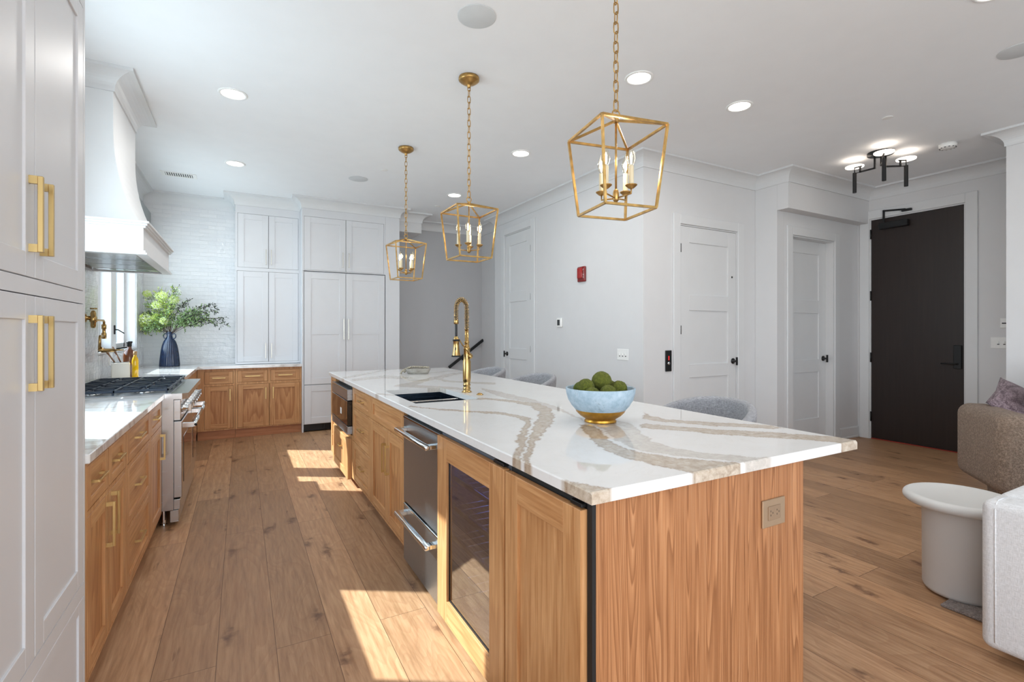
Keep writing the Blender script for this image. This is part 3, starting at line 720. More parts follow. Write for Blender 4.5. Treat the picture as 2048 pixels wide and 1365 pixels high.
# wine refrigerator
wf = thing('wine_refrigerator', 'undercounter wine refrigerator with oak framed glass door', 'refrigerator', (IX, 2.2195, 0), -R90)
b = MB(); b.mat(WINE_IN); W = 0.686
b.box(0.004, 0.03, 0.010, 0.56, 0.03, 0.862); b.box(W - 0.03, W - 0.004, 0.010, 0.56, 0.03, 0.862); b.box(0.03, W - 0.03, 0.010, 0.56, 0.03, 0.10); b.box(0.03, W - 0.03, 0.010, 0.56, 0.80, 0.862); b.box(0.03, W - 0.03, 0.54, 0.56, 0.10, 0.80)
b.build('body', wf)
for z in (0.24, 0.38, 0.52, 0.66):
    s_ = MB(); s_.mat(STEEL_D)
    for k in range(9): s_.tube([(0.06 + k * 0.07, 0.05, z), (0.06 + k * 0.07, 0.52, z)], 0.003, 6)
    s_.mat(CHROME); s_.box(0.032, W - 0.032, 0.035, 0.048, z - 0.012, z + 0.012, c=0.002); s_.build('shelf', wf)
f = MB(); front_mesh(f, 0.004, W - 0.003, 0.016, 0.855, -0.018, 0.024, 0.118, OAK_V, OAK_H, None, rail=0.100)
fo = f.build('door', wf)
g = MB(); g.mat(PANE_D); g.box(0.121, W - 0.120, -0.004, 0.002, 0.115, 0.757); g.build('glass', fo)
g = MB(); g.mat(BLACK)
for q in ((0.1225, 0.131, 0.117, 0.754), (W - 0.130, W - 0.1215, 0.117, 0.754), (0.131, W - 0.130, 0.117, 0.126), (0.131, W - 0.130, 0.745, 0.754)): g.box(q[0], q[1], -0.007, -0.0045, q[2], q[3])
g.build('gasket', fo)
h = MB(); h.mat(emit('blue_led', (0.10, 0.28, 1.0, 1), 7)); h.box(0.06, W - 0.06, 0.05, 0.062, 0.786, 0.7995); h.build('led_strip', wf)
l = bpy.data.lights.new('blue_led_glow', 'AREA'); l.shape = 'RECTANGLE'; l.size = 0.5; l.size_y = 0.05; l.energy = 3.5; l.color = (0.12, 0.32, 1.0); lo = bpy.data.objects.new('blue_led_glow', l); COL.objects.link(lo); lo.parent = wf; lo.location = (0.343, 0.10, 0.78)
h = MB(); h.mat(BLACK); h.box(W - 0.10, W - 0.02, -0.012, 0.03, 0.8565, 0.868, c=0.002); h.build('hinge', wf)
# panel-ready unit at the near corner
pr = thing('refrigerator', 'undercounter unit hidden behind a solid oak door at the island corner', 'refrigerator', (IX, 1.5325, 0), -R90)
b = MB(); b.mat(DARK); b.box(0.003, 0.4465, 0.010, 0.56, 0.02, 0.866); b.box(0.447, 0.4685, 0.002, 0.0145, 0.005, 0.872); b.build('body', pr)
f = MB(); front_mesh(f, 0.002, 0.446, 0.012, 0.853, -0.018, 0.024, 0.085, OAK_V, OAK_H, OAK_V, rail=0.090); f.build('door', pr)
h = MB(); h.mat(BLACK); h.box(0.385, 0.44, -0.012, 0.03, 0.8545, 0.866, c=0.002); h.build('hinge', pr)
# oak end panel, back panel, far end panel
b = MB(); b.mat(OAK_E); b.box(0.845, 1.795, 1.063, 1.083, 0.0015, 0.879)
tag(b.build('end_panel'), 'wide reddish oak end panel of the island carrying a bronze outlet', 'panel')
b = MB(); b.mat(OAK_E); b.xf = Matrix.Rotation(0, 4, 'Z'); b.box(1.775, 1.795, 1.0835, 5.459, 0.0015, 0.879)
tag(b.build('end_panel'), 'long oak panel closing the stool side of the island', 'panel')
b = MB(); b.mat(OAK_E); b.box(1.44, 1.774, 5.46, 5.48, 0.0015, 0.879)
tag(b.build('end_panel'), 'oak panel closing the far end of the island', 'panel')
# outlet on the end panel
ol = thing('power_outlet', 'bronze double outlet plate on the oak island end', 'outlet', (1.615, 1.0625, 0.715), 0)
b = MB(); b.mat(plain('bronze_plate', rgb(176, 150, 122), 0.35, 0.6, 0.05)); b.box(-0.062, 0.062, -0.006, 0, -0.047, 0.047, c=0.002); b.build('plate', ol)
b = MB(); b.mat(plain('bronze_insert', rgb(160, 134, 108), 0.4, 0.5, 0.05)); b.box(-0.034, 0.034, -0.0085, -0.0055, -0.024, 0.024, c=0.001)
b.mat(DARK)
for sx in (-1, 1):
    for dx, dz in ((-0.005, 0.008), (-0.005, -0.006), (0.006, 0.001)): b.box(sx * 0.017 + dx - 0.0012, sx * 0.017 + dx + 0.0012, -0.0088, -0.0082, dz - 0.003, dz + 0.003)
b.build('socket', ol)

# island top: a dense grid carrying the stone's vein pattern
VEINS = [
('a', 1, [(0.846, 2.769), (0.945, 2.591), (1.085, 2.428), (1.194, 2.33), (1.244, 2.182), (1.243, 2.062), (1.184, 1.963), (1.081, 1.826), (0.971, 1.659), (0.834, 1.448), (0.786, 1.373), (0.793, 1.431), (0.826, 1.479), (0.917, 1.631), (1.056, 1.84), (1.168, 1.993), (1.198, 2.101), (1.173, 2.256), (1.065, 2.384), (0.931, 2.553), (0.836, 2.737)]),
('b', 1, [(1.164, 2.873), (1.346, 2.788), (1.424, 2.642), (1.45, 2.425), (1.39, 2.233), (1.27, 2.047), (1.112, 1.845), (0.979, 1.654), (0.832, 1.431), (0.787, 1.353), (0.795, 1.329), (0.84, 1.416), (0.946, 1.561), (1.085, 1.721), (1.221, 1.862), (1.387, 2.079), (1.503, 2.285), (1.548, 2.503), (1.461, 2.71), (1.382, 2.862), (1.184, 2.923)]),
('c', 0, [(1.588, 3.391), (1.612, 3.146), (1.605, 2.916), (1.609, 2.69), (1.574, 2.369), (1.513, 2.112), (1.415, 1.836), (1.426, 1.894), (1.493, 2.123), (1.494, 2.338), (1.532, 2.561), (1.478, 2.762), (1.52, 3.148)]),
('d', 0, [(1.045, 3.78), (1.396, 3.388), (1.396, 3.265), (1.446, 3.382), (1.447, 3.513), (1.223, 3.826), (1.406, 4.072), (1.761, 4.421), (1.931, 4.667), (1.939, 4.786), (1.592, 4.443), (1.205, 4.003), (1.063, 3.889)]),
('e', 0, [(1.528, 4.247), (1.523, 3.924), (1.659, 3.714), (1.793, 3.538), (1.866, 3.681), (1.718, 3.844), (1.591, 4.029), (1.582, 4.202), (1.719, 4.409), (1.976, 4.642), (2.007, 4.791), (1.709, 4.521)]),
('f', 0, [(0.852, 4.377), (1.142, 4.523), (1.297, 4.311), (1.401, 4.381), (1.373, 4.564), (1.218, 4.827), (0.866, 4.579)]),
('g', 1, [(1.355, 1.828), (1.24, 1.616), (1.156, 1.441), (1.133, 1.313), (1.152, 1.2), (1.175, 1.103), (1.197, 1.031), (1.1, 0.947), (1.281, 0.937), (1.411, 1.035), (1.42, 1.049), (1.363, 1.1), (1.332, 1.141), (1.27, 1.223), (1.234, 1.298), (1.231, 1.4), (1.275, 1.523), (1.36, 1.68), (1.405, 1.801)]),
('h', 0, [(1.427, 1.808), (1.378, 1.688), (1.312, 1.553), (1.263, 1.428), (1.256, 1.318), (1.29, 1.242), (1.349, 1.156), (1.399, 1.096), (1.448, 1.033), (1.299, 0.927), (1.443, 0.947), (1.576, 1.036), (1.519, 1.084), (1.417, 1.202), (1.392, 1.306), (1.4, 1.412), (1.467, 1.539), (1.538, 1.653), (1.585, 1.741), (1.577, 1.827)]),
('i', 1, [(1.866, 1.958), (1.813, 1.868), (1.809, 1.742), (1.906, 1.617), (2.033, 1.487), (2.107, 1.4), (2.097, 1.328), (2.04, 1.342), (1.961, 1.435), (1.869, 1.508), (1.807, 1.611), (1.73, 1.71), (1.734, 1.806)]),
('j', 1, [(1.631, 1.716), (1.709, 1.604), (1.807, 1.459), (1.926, 1.342), (2.026, 1.222), (2.12, 1.109), (2.147, 1.03), (2.017, 0.968), (2.012, 1.022), (2.01, 1.071), (1.959, 1.127), (1.864, 1.238), (1.753, 1.347), (1.665, 1.485), (1.555, 1.636)]),
('k', 1, [(0.796, 1.203), (0.831, 1.141), (0.848, 1.106), (0.876, 1.027), (0.833, 0.966), (0.761, 0.959), (0.759, 1.067), (0.753, 1.166)]),
('m', 0, [(0.80, 3.45), (0.86, 3.40), (0.90, 3.30), (0.90, 3.22), (0.86, 3.30), (0.80, 3.36)]),
('n', 0, [(0.80, 4.75), (0.95, 4.95), (1.15, 5.2), (1.35, 5.5), (1.45, 5.5), (1.22, 5.15), (1.0, 4.85), (0.80, 4.62)]),
('o', 0, [(1.70, 5.5), (1.62, 5.2), (1.75, 4.95), (2.0, 5.05), (2.12, 5.0), (2.1, 4.93), (1.98, 4.96), (1.74, 4.87), (1.55, 5.15), (1.6, 5.5)])]
def field_noise(P, f, seed):
    r = np.random.RandomState(seed); out = np.zeros(len(P))
    for k in range(9):
        a = r.rand() * 2 * PI; fr = f * (0.6 + 1.6 * r.rand()) ; ph = r.rand() * 2 * PI
        ph2 = np.sin(P[:, 0] * fr * 0.5 * math.sin(a) + P[:, 1] * fr * 0.5 * math.cos(a) + k)
        out += np.sin((P[:, 0] * math.cos(a) + P[:, 1] * math.sin(a)) * fr + ph + 1.2 * ph2)
    return out / 9 * 1.8
def vein_colors(P):
    Q = P.copy()
    Q[:, 0] += 0.010 * field_noise(P, 40, 1) + 0.006 * field_noise(P, 110, 2) + 0.003 * field_noise(P, 320, 6)
    Q[:, 1] += 0.010 * field_noise(P, 40, 3) + 0.006 * field_noise(P, 110, 4) + 0.003 * field_noise(P, 320, 7)
    C = np.zeros((len(P), 4)); C[:, 3] = 1
    for nm, kind, poly in VEINS:
        poly = np.array(poly); n = len(poly)
        mn, mx = poly.min(0) - 0.06, poly.max(0) + 0.06
        sel = np.where((Q[:, 0] > mn[0]) & (Q[:, 0] < mx[0]) & (Q[:, 1] > mn[1]) & (Q[:, 1] < mx[1]))[0]
        if not len(sel): continue
        q = Q[sel]; inside = np.zeros(len(q), bool); dist = np.full(len(q), 9.0)
        for i in range(n):
            a, b_ = poly[i], poly[(i + 1) % n]
            cond = ((a[1] > q[:, 1]) != (b_[1] > q[:, 1]))
            xi = (b_[0] - a[0]) * (q[:, 1] - a[1]) / (b_[1] - a[1] + 1e-12) + a[0]
            inside ^= cond & (q[:, 0] < xi)
            ab = b_ - a; t = np.clip(((q - a) @ ab) / (ab @ ab + 1e-12), 0, 1)
            dist = np.minimum(dist, np.linalg.norm(q - (a + t[:, None] * ab), axis=1))
        sd = np.where(inside, dist, -dist)
        s = np.clip(sd / 0.006 + 0.5, 0, 1)
        ch = 0 if kind else 1
        C[sel, ch] = np.maximum(C[sel, ch], s * (0.95 if kind else 0.8))
        edge = np.clip(1 - np.abs(sd - 0.004) / 0.006, 0, 1) * (0.9 if kind else 0.35)
        C[sel, 2] = np.maximum(C[sel, 2], edge)
    return C
def grid_slab(x0, x1, y0, y1, z0, z1, cut, xs, ys, cham=0.004):
    zt = np.full((len(xs), len(ys)), z1)
    zt[0, :] -= cham; zt[-1, :] -= cham; zt[:, 0] -= cham; zt[:, -1] -= cham
    V = []; F = []; nx, ny = len(xs), len(ys)
    X, Y = np.meshgrid(xs, ys, indexing='ij')
    top = np.stack([X, Y, zt], -1).reshape(-1, 3)
    idx = lambda i, j: i * ny + j
    incut = lambda i, j: cut[0] - 1e-6 <= xs[i] and xs[i + 1] <= cut[1] + 1e-6 and cut[2] - 1e-6 <= ys[j] and ys[j + 1] <= cut[3] + 1e-6
    for i in range(nx - 1):
        for j in range(ny - 1):
            if not incut(i, j): F.append((idx(i, j), idx(i + 1, j), idx(i + 1, j + 1), idx(i, j + 1)))
    V = [tuple(p) for p in top]
    def side(loop):
        base = len(V)
        for a in loop: V.append((V[a][0], V[a][1], z0))
        n = len(loop)
        for k in range(n):
            j = (k + 1) % n; F.append((loop[k], base + k, base + j, loop[j]))
        return list(range(base, base + n))
    outer = [idx(i, 0) for i in range(nx)] + [idx(nx - 1, j) for j in range(1, ny)] + [idx(i, ny - 1) for i in range(nx - 2, -1, -1)] + [idx(0, j) for j in range(ny - 2, 0, -1)]
    ob = side(outer)
    ci0 = int(np.argmin(abs(xs - cut[0]))); ci1 = int(np.argmin(abs(xs - cut[1]))); cj0 = int(np.argmin(abs(ys - cut[2]))); cj1 = int(np.argmin(abs(ys - cut[3])))
    inner = [idx(i, cj0) for i in range(ci0, ci1 + 1)] + [idx(ci1, j) for j in range(cj0 + 1, cj1 + 1)] + [idx(i, cj1) for i in range(ci1 - 1, ci0 - 1, -1)] + [idx(ci0, j) for j in range(cj1 - 1, cj0, -1)]
    side(inner[::-1])
    # underside
    b = len(V)
    for p in ((x0, y0), (x1, y0), (x1, y1), (x0, y1), (cut[0], cut[2]), (cut[1], cut[2]), (cut[1], cut[3]), (cut[0], cut[3])): V.append((p[0], p[1], z0))
    for k in range(4): j = (k + 1) % 4; F.append((b + k, b + 4 + k, b + 4 + j, b + j))
    me = bpy.data.meshes.new('island_countertop'); me.from_pydata(V, [], F); me.update()
    P = np.array([(v[0], v[1]) for v in V]); C = vein_colors(P)
    at = me.color_attributes.new('vein', 'FLOAT_COLOR', 'POINT'); at.data.foreach_set('color', C.astype(np.float32).ravel())
    me.materials.append(QUARTZ_I)
    o = bpy.data.objects.new('island_countertop', me); COL.objects.link(o); return o
CUT = (0.905, 1.330, 2.835, 3.570)
SX0, SX1, SY0, SY1 = 0.812, 2.115, 1.040, 5.52
def lines(a, b, step, must):
    L = list(np.arange(a, b, step)) + [b] + list(must) ; L = sorted(L); out = [L[0]]
    for v in L[1:]:
        if v - out[-1] > step * 0.3 or v in must:
            if v in must and v - out[-1] < step * 0.3 and out[-1] not in must and len(out) > 1: out.pop()
            out.append(v)
    return out
xs = np.array([SX0] + lines(SX0 + 0.004, SX1 - 0.004, 0.007, (CUT[0], CUT[1])) + [SX1])
ys = np.array([SY0] + lines(SY0 + 0.004, 2.3, 0.007, ()) + lines(2.312, SY1 - 0.004, 0.014, (CUT[2], CUT[3])) + [SY1])
it = grid_slab(SX0, SX1, SY0, SY1, 0.880, 0.914, CUT, xs, ys)
tag(it, 'large white stone island top with sweeping brown and grey veins', 'countertop')

# ---------------------------------------------------------------- sink and tap
sk = thing('sink', 'dark undermount double bowl sink in the island top', 'sink', (1.1175, 3.2025, 0.0), 0)
b = MB(); b.mat(SINKM); hx, hy, zt_, zb_ = 0.2180, 0.3720, 0.8795, 0.66
b.box(-hx, hx, -hy, hy, zb_ - 0.003, zb_); b.box(-hx, -hx + 0.006, -hy, hy, zb_, zt_); b.box(hx - 0.006, hx, -hy, hy, zb_, zt_); b.box(-hx + 0.006, hx - 0.006, -hy, -hy + 0.006, zb_, zt_); b.box(-hx + 0.006, hx - 0.006, hy - 0.006, hy, zb_, zt_)
b.build('basin', sk)
B(-hx + 0.0065, hx - 0.0065, -0.010, 0.010, zb_ + 0.0005, 0.876, m=STEEL, c=0.004).build('divider', sk)
for yy in (-0.19, 0.19):
    b = MB(); b.mat(CHROME); b.lathe([(0, zb_ + 0.002), (0.03, zb_ + 0.002), (0.042, zb_ + 0.004), (0.045, zb_ + 0.0005)], 24, (0, yy)); b.build('drain', sk)

fx, fy = 1.392, 3.197
tp = thing('kitchen_faucet', 'tall brass spring spout faucet on the island behind the sink', 'faucet', (fx, fy, 0.9142), 0)
b = MB(); b.mat(BRASS_D)
b.lathe([(0, 0), (0.036, 0), (0.036, 0.005), (0.027, 0.010), (0.024, 0.018), (0.028, 0.024), (0.028, 0.030), (0.023, 0.036), (0.023, 0.042), (0.027, 0.050), (0.027, 0.055), (0.022, 0.062),
         (0.0275, 0.078), (0.0285, 0.10), (0.0285, 0.215), (0.022, 0.235), (0.022, 0.30), (0.024, 0.305), (0.024, 0.312), (0.018, 0.318), (0.0155, 0.33), (0.0155, 0.345), (0.019, 0.348), (0.019, 0.356), (0.0145, 0.362), (0.0145, 0.44), (0, 0.44)], 28)
b.build('body', tp)
# spring hose arch: post goes up, arches toward -x, comes down to the spray head
hd = Vector((-0.085, -0.012)); ax0, ax1 = 0.0, hd.x
cx_ = hd / 2; R_ = hd.length / 2 + 0.0
path = [Vector((0, 0, z)) for z in np.linspace(0.44, 0.585, 22)]
rad = hd.length / 2; dirv = hd.normalized()
for k in range(1, 30):
    t = PI * k / 30; path.append(Vector((cx_.x - dirv.x * rad * math.cos(t), cx_.y - dirv.y * rad * math.cos(t), 0.585 + 1.55 * rad * math.sin(t))))
path += [Vector((hd.x, hd.y, z)) for z in np.linspace(0.585, 0.502, 14)]
b = MB(); b.mat(BLACK); b.tube(path, 0.0075, 10); b.build('hose', tp)
# helix around the path
cum = [0.0]
for p, q in zip(path, path[1:]): cum.append(cum[-1] + (q - p).length)
tot = cum[-1]; turns = 38; N = turns * 12; hel = []; up = Vector((0, 1, 0))
for i in range(N + 1):
    s_ = tot * i / N; k = min(max(np.searchsorted(cum, s_) - 1, 0), len(path) - 2)
    f_ = (s_ - cum[k]) / max(cum[k + 1] - cum[k], 1e-9); p = path[k].lerp(path[k + 1], f_); t = (path[k + 1] - path[k]).normalized()
    u = (up - t * up.dot(t)).normalized(); w = t.cross(u); a = 2 * PI * turns * i / N
    hel.append(p + (u * math.cos(a) + w * math.sin(a)) * 0.0155)
b = MB(); b.mat(BRASS_D); b.tube(hel, 0.0024, 6); b.build('spring', tp)
b = MB(); b.mat(BRASS_D); c_ = (hd.x, hd.y)
b.lathe([(0, 0.506), (0.016, 0.506), (0.017, 0.50), (0.017, 0.482), (0.014, 0.478), (0, 0.478)], 20, c_)
b.mat(BLACK); b.cyl(c_, 0.0085, 0.392, 0.478, 14)
b.build('hose_collar', tp)
b = MB(); b.mat(BRASS_D)
b.lathe([(0, 0.394), (0.012, 0.394), (0.016, 0.386), (0.016, 0.376), (0.023, 0.374), (0.023, 0.36), (0.021, 0.356), (0.021, 0.33), (0.023, 0.30), (0.027, 0.272), (0.029, 0.262)], 24, c_)
b.mat(BLACK); b.lathe([(0.0231, 0.3738), (0.0245, 0.3738), (0.0245, 0.360), (0.0231, 0.360)], 24, c_); b.lathe([(0.029, 0.262), (0.033, 0.260), (0.033, 0.252), (0, 0.250)], 24, c_)
b.ball((hd.x - 0.010, hd.y - 0.017, 0.305), 0.008, 10, (0.7, 0.5, 1.9))
b.build('spray_head', tp)
b = MB(); b.mat(BRASS_D); arm = []
for k in range(13):
    t = k / 12; arm.append((hd.x * t * 0.78 - 0.012 * (1 - t), hd.y * t, 0.325 + 0.05 * (3 * t * t - 2 * t ** 3) - 0.012 * math.sin(PI * t)))
b.tube([Vector(p) for p in arm], 0.0045, 8); b.lathe([(0.0155, 0.316), (0.0185, 0.316), (0.0185, 0.334), (0.0155, 0.334)], 20)
b.build('docking_arm', tp)
b = MB(); b.mat(BRASS_D); b.xf = Matrix.Translation((0.0, 0, 0.255)) @ Matrix.Rotation(math.radians(-60), 4, 'Z') @ Matrix.Rotation(PI / 2, 4, 'Y')
b.lathe([(0, 0.018), (0.016, 0.018), (0.020, 0.026), (0.020, 0.036), (0.013, 0.042), (0.010, 0.046), (0, 0.046)], 20); b.xf = Matrix()
dz = Vector((math.cos(math.radians(-60)), math.sin(math.radians(-60)), 0))
p0 = Vector((0, 0, 0.255)) + dz * 0.042
b.tube([p0, p0 + Vector((-0.02, -0.012, 0.02)), p0 + Vector((-0.062, -0.035, 0.062))], [0.007, 0.0055, 0.0075], 10); b.build('lever', tp)
b = MB(); b.mat(BRASS_D); b.lathe([(0, 0.0), (0.024, 0.0), (0.024, 0.003), (0.019, 0.006), (0.015, 0.009), (0.012, 0.012), (0, 0.012)], 24)
tag(b.build('sink_button', loc=(1.412, 3.02, 0.9142)), 'small round brass air switch button beside the faucet', 'button')

# ---------------------------------------------------------------- bowl of moss balls, tray of beads
def bowl_material():
    m = M('blue_plaster'); v = m.coords(); n = m.noise(v, 26, 6, 0.7); n2 = m.noise(v, 8, 3); cr_ = m.noise(m.coords((1, 1, 0.5)), 9, 5, 0.6, 1.5)
    col = m.ramp(n, [(0.3, rgb(138, 160, 176)), (0.5, rgb(160, 181, 196)), (0.7, rgb(182, 198, 210))])
    crack = m.ramp(m.math('ABSOLUTE', m.math('SUBTRACT', cr_, 0.5)), [(0.0, (1, 1, 1, 1)), (0.006, (0, 0, 0, 1))])
    msk = m.ramp(n2, [(0.50, (0, 0, 0, 1)), (0.58, (1, 1, 1, 1))])
    col = m.mix(m.math('MULTIPLY', m.math('MULTIPLY', crack, msk), 0.8), col, rgb(84, 92, 98))
    sp = m.ramp(m.noise(v, 70, 2), [(0.0, (0, 0, 0, 1)), (0.73, (0, 0, 0, 1)), (0.78, (1, 1, 1, 1))])
    m.link(m.mix(m.math('MULTIPLY', sp, 0.6), col, rgb(96, 104, 110)), m.b.inputs['Base Color']); m.set(Roughness=0.6); m.bump(n, 0.3, 0.002); return m.m
GOLD = plain('gold_leaf', rgb(196, 144, 58), 0.34, 0.85, 0.18, 40, 0.2, 120)
bw = thing('bowl', 'pale blue plaster bowl with a gold base holding moss balls', 'bowl', (1.495, 1.85, 0.9142), 0)
b = MB(); b.mat(bowl_material())
gz = 0.058
outer = [(0.100, 0.030), (0.128, gz)]
b.lathe([(0.118, gz), (0.136, 0.078), (0.152, 0.105), (0.161, 0.135), (0.164, 0.158), (0.163, 0.161), (0.158, 0.161), (0.156, 0.156), (0.150, 0.125), (0.135, 0.085), (0.105, 0.050), (0.06, 0.030), (0, 0.024)], 56)
b.build('shell', bw)
b = MB(); b.mat(GOLD); b.lathe([(0, 0.003), (0.060, 0.003), (0.066, 0.0), (0.074, 0.0), (0.076, 0.005), (0.070, 0.010), (0.073, 0.016), (0.096, 0.030), (0.113, 0.047), (0.1184, gz)], 56); b.build('gold_base', bw)
def moss_mat():
    m = M('moss'); v = m.coords(); n = m.noise(v, 90, 4, 0.7); n2 = m.noise(v, 14, 2)
    info = m.node('ShaderNodeObjectInfo')
    col = m.ramp(n, [(0.3, rgb(40, 52, 12)), (0.5, rgb(76, 90, 24)), (0.72, rgb(116, 124, 42))])
    col = m.mix(m.math('MULTIPLY', info.outputs['Random'], 0.55), col, rgb(100, 96, 30))
    m.link(col, m.b.inputs['Base Color']); m.set(Roughness=0.95); m.bump(n, 1.0, 0.006); return m.m
MOSS = moss_mat()
def moss_ball(r, seed):
    b = bmesh.new(); bmesh.ops.create_icosphere(b, subdivisions=4, radius=r)
    for w in b.verts:
        d = w.co.normalized(); w.co += d * (0.0018 * mnoise.noise(d * 9 + Vector((seed, 0, 0))) + 0.0016 * mnoise.noise(d * 30 + Vector((0, seed, 0))))
    q = MB(); q.mat(MOSS); q.absorb(b, True); return q
# camera-right and toward-camera unit vectors around the bowl
cr_ = Vector((0.8765, -0.4814, 0)); cf_ = Vector((0.4814, 0.8765, 0)); BC = Vector((1.495, 1.85, 0.9142))
balls = [(-0.077, -0.040, 0.158, 0.040, 'olive green moss ball at the upper left of the blue bowl'), (0.007, 0.005, 0.182, 0.047, 'largest dark green moss ball on top in the middle of the blue bowl'),
         (0.088, -0.020, 0.148, 0.039, 'olive moss ball at the right side of the blue bowl'), (-0.056, -0.096, 0.126, 0.038, 'brownish moss ball low at the front left of the blue bowl'),
         (0.022, -0.090, 0.134, 0.040, 'light green moss ball low at the front of the blue bowl'), (-0.088, 0.050, 0.138, 0.038, 'moss ball at the back left behind the others in the bowl'), (0.060, 0.070, 0.140, 0.040, 'mostly hidden moss ball at the back right of the bowl'),
         (-0.02, 0.085, 0.140, 0.038, 'hidden moss ball at the very back of the blue bowl')]
for i, (a, f_, z, r, lb) in enumerate(balls):
    p = BC + (cr_ * a + cf_ * f_) * 0.96 + Vector((0, 0, z + 0.008))
    tag(moss_ball(r, i * 3.1).build('moss_ball', loc=p), lb, 'moss ball', 'moss balls in the blue bowl')
# tray
GREYW = wood('weathered_tray', rgb(118, 114, 106), rgb(152, 148, 140), rgb(178, 174, 166), 'x', 50, 0.8, 0.3, 0.6)
b = MB(); b.mat(GREYW); b.xf = Matrix.Rotation(math.radians(-27), 4, 'Z')
b.lathe([(0, 0.001), (0.95, 0.001), (1.0, 0.004), (1.24, 0.05), (1.22, 0.053), (1.16, 0.050), (0.98, 0.014), (0, 0.010)], 40, scale=(0.105, 0.052))
tag(b.build('tray', loc=(1.565, 4.83, 0.9142)), 'small oval weathered wooden tray at the far end of the island top', 'tray')
bd = MB(); bd.mat(plain('wood_beads', rgb(158, 150, 134), 0.6, 0, 0.3, 90)); bp_ = []
ctrl = [(-0.165, 0.010), (-0.155, 0.028), (-0.13, 0.045), (-0.10, 0.060), (-0.07, 0.070), (-0.03, 0.072), (0.02, 0.070), (0.07, 0.069), (0.11, 0.067), (0.09, 0.066), (0.04, 0.066), (-0.02, 0.068), (-0.06, 0.070), (-0.09, 0.056), (-0.115, 0.038), (-0.135, 0.020), (-0.150, 0.0105)]
pts = [Vector(c + (0,)) for c in ctrl]; L = 0; out = [pts[0]]
samp = []
for a, c in zip(pts, pts[1:]):
    for t in np.linspace(0, 1, 20, endpoint=False): samp.append(a.lerp(c, t))
last = samp[0]; used = [last]
for p in samp:
    if (p - last).length > 0.0165: used.append(p); last = p
ct, st_ = math.cos(math.radians(-27)), math.sin(math.radians(-27))
for i, p in enumerate(used):
    side = (-0.020 if i < len(used) * 0.55 else 0.018)
    bd.ball((p.x * ct - side * st_, p.x * st_ + side * ct, p.y), 0.0105, 10)
bd.tube([(p.x * ct - (-0.020 if i < len(used) * 0.55 else 0.018) * st_, p.x * st_ + (-0.020 if i < len(used) * 0.55 else 0.018) * ct, p.y) for i, p in enumerate(used)], 0.0015, 5)
tag(bd.build('bead_garland', loc=(1.565, 4.83, 0.9142)), 'string of pale wooden beads draped over the small grey tray', 'beads')

# ---------------------------------------------------------------- range
RY0, RW = 4.082, 1.212
rg = thing('range_cooker', 'wide stainless steel gas range between the oak base cabinets', 'range', (-0.41, RY0, 0), R90)   # local x = Y - RY0, -y = +X
b = MB(); b.mat(STEEL); b.box(0, RW, 0, 0.675, 0.115, 0.8743); b.mat(DARK); b.box(0.01, RW - 0.01, -0.002, 0.0, 0.19, 0.20); b.build('body', rg)
b = MB(); b.mat(STEEL); b.box(0.002, RW - 0.002, -0.03, 0.02, 0.03, 0.112, c=0.002); b.mat(STEEL); b.box(0.002, RW - 0.002, -0.040, 0.0, 0.115, 0.185, c=0.003); b.build('kick_panel', rg)
for x in (0.05, RW - 0.05):
    for y in (0.06, 0.6):
        q = MB(); q.mat(CHROME); q.cyl((x, y), 0.014, 0.001, 0.114, 12); q.cyl((x, y), 0.022, 0.001, 0.012, 14); q.build('leg', rg)
for x0, x1 in ((0.004, 0.762), (0.768, RW - 0.004)):
    q = MB(); q.mat(STEEL); q.box(x0, x1, -0.050, -0.0005, 0.195, 0.722, c=0.004); dr = q.build('oven_door', rg)
    q = MB(); q.mat(BLKGLASS); q.box(x0 + 0.09, x1 - 0.09, -0.0525, -0.0495, 0.28, 0.60, c=0.001); q.build('window', dr)
    q = MB(); q.mat(CHROME); yb = -0.118
    q.xf = Matrix(); q.tube([(x0 + 0.012, yb, 0.690), (x1 - 0.012, yb, 0.690)], 0.0135, 14)
    for xx in (x0 + 0.022, x1 - 0.022): q.box(xx - 0.011, xx + 0.011, yb, -0.0495, 0.672, 0.708, c=0.003)
    q.build('handle', dr)
q = MB(); q.mat(BLACK); q.xf = Matrix.Translation((0.0155, -0.128, 0.690)) @ Matrix.Rotation(-PI / 2, 4, 'Y'); q.lathe([(0, 0.0), (0.009, 0.0), (0.009, 0.003), (0, 0.003)], 18); q.build('badge', rg)
q = MB(); q.mat(STEEL); q.box(0.002, RW - 0.002, -0.042, -0.0005, 0.730, 0.872, c=0.003); q.build('control_panel', rg)
kn = None
for i, x in enumerate([0.09 + k * 0.147 for k in range(8)]):
    q = MB(); q.mat(CHROME); q.xf = Matrix.Translation((x, -0.0425, 0.802)) @ Matrix.Rotation(PI / 2, 4, 'X')
    q.lathe([(0, 0), (0.030, 0), (0.030, 0.006), (0.024, 0.009), (0.021, 0.034), (0.019, 0.038), (0, 0.038)], 24); q.xf = Matrix()
    q.box(x - 0.006, x + 0.006, -0.098, -0.079, 0.778, 0.826, c=0.002); q.build('knob', rg)
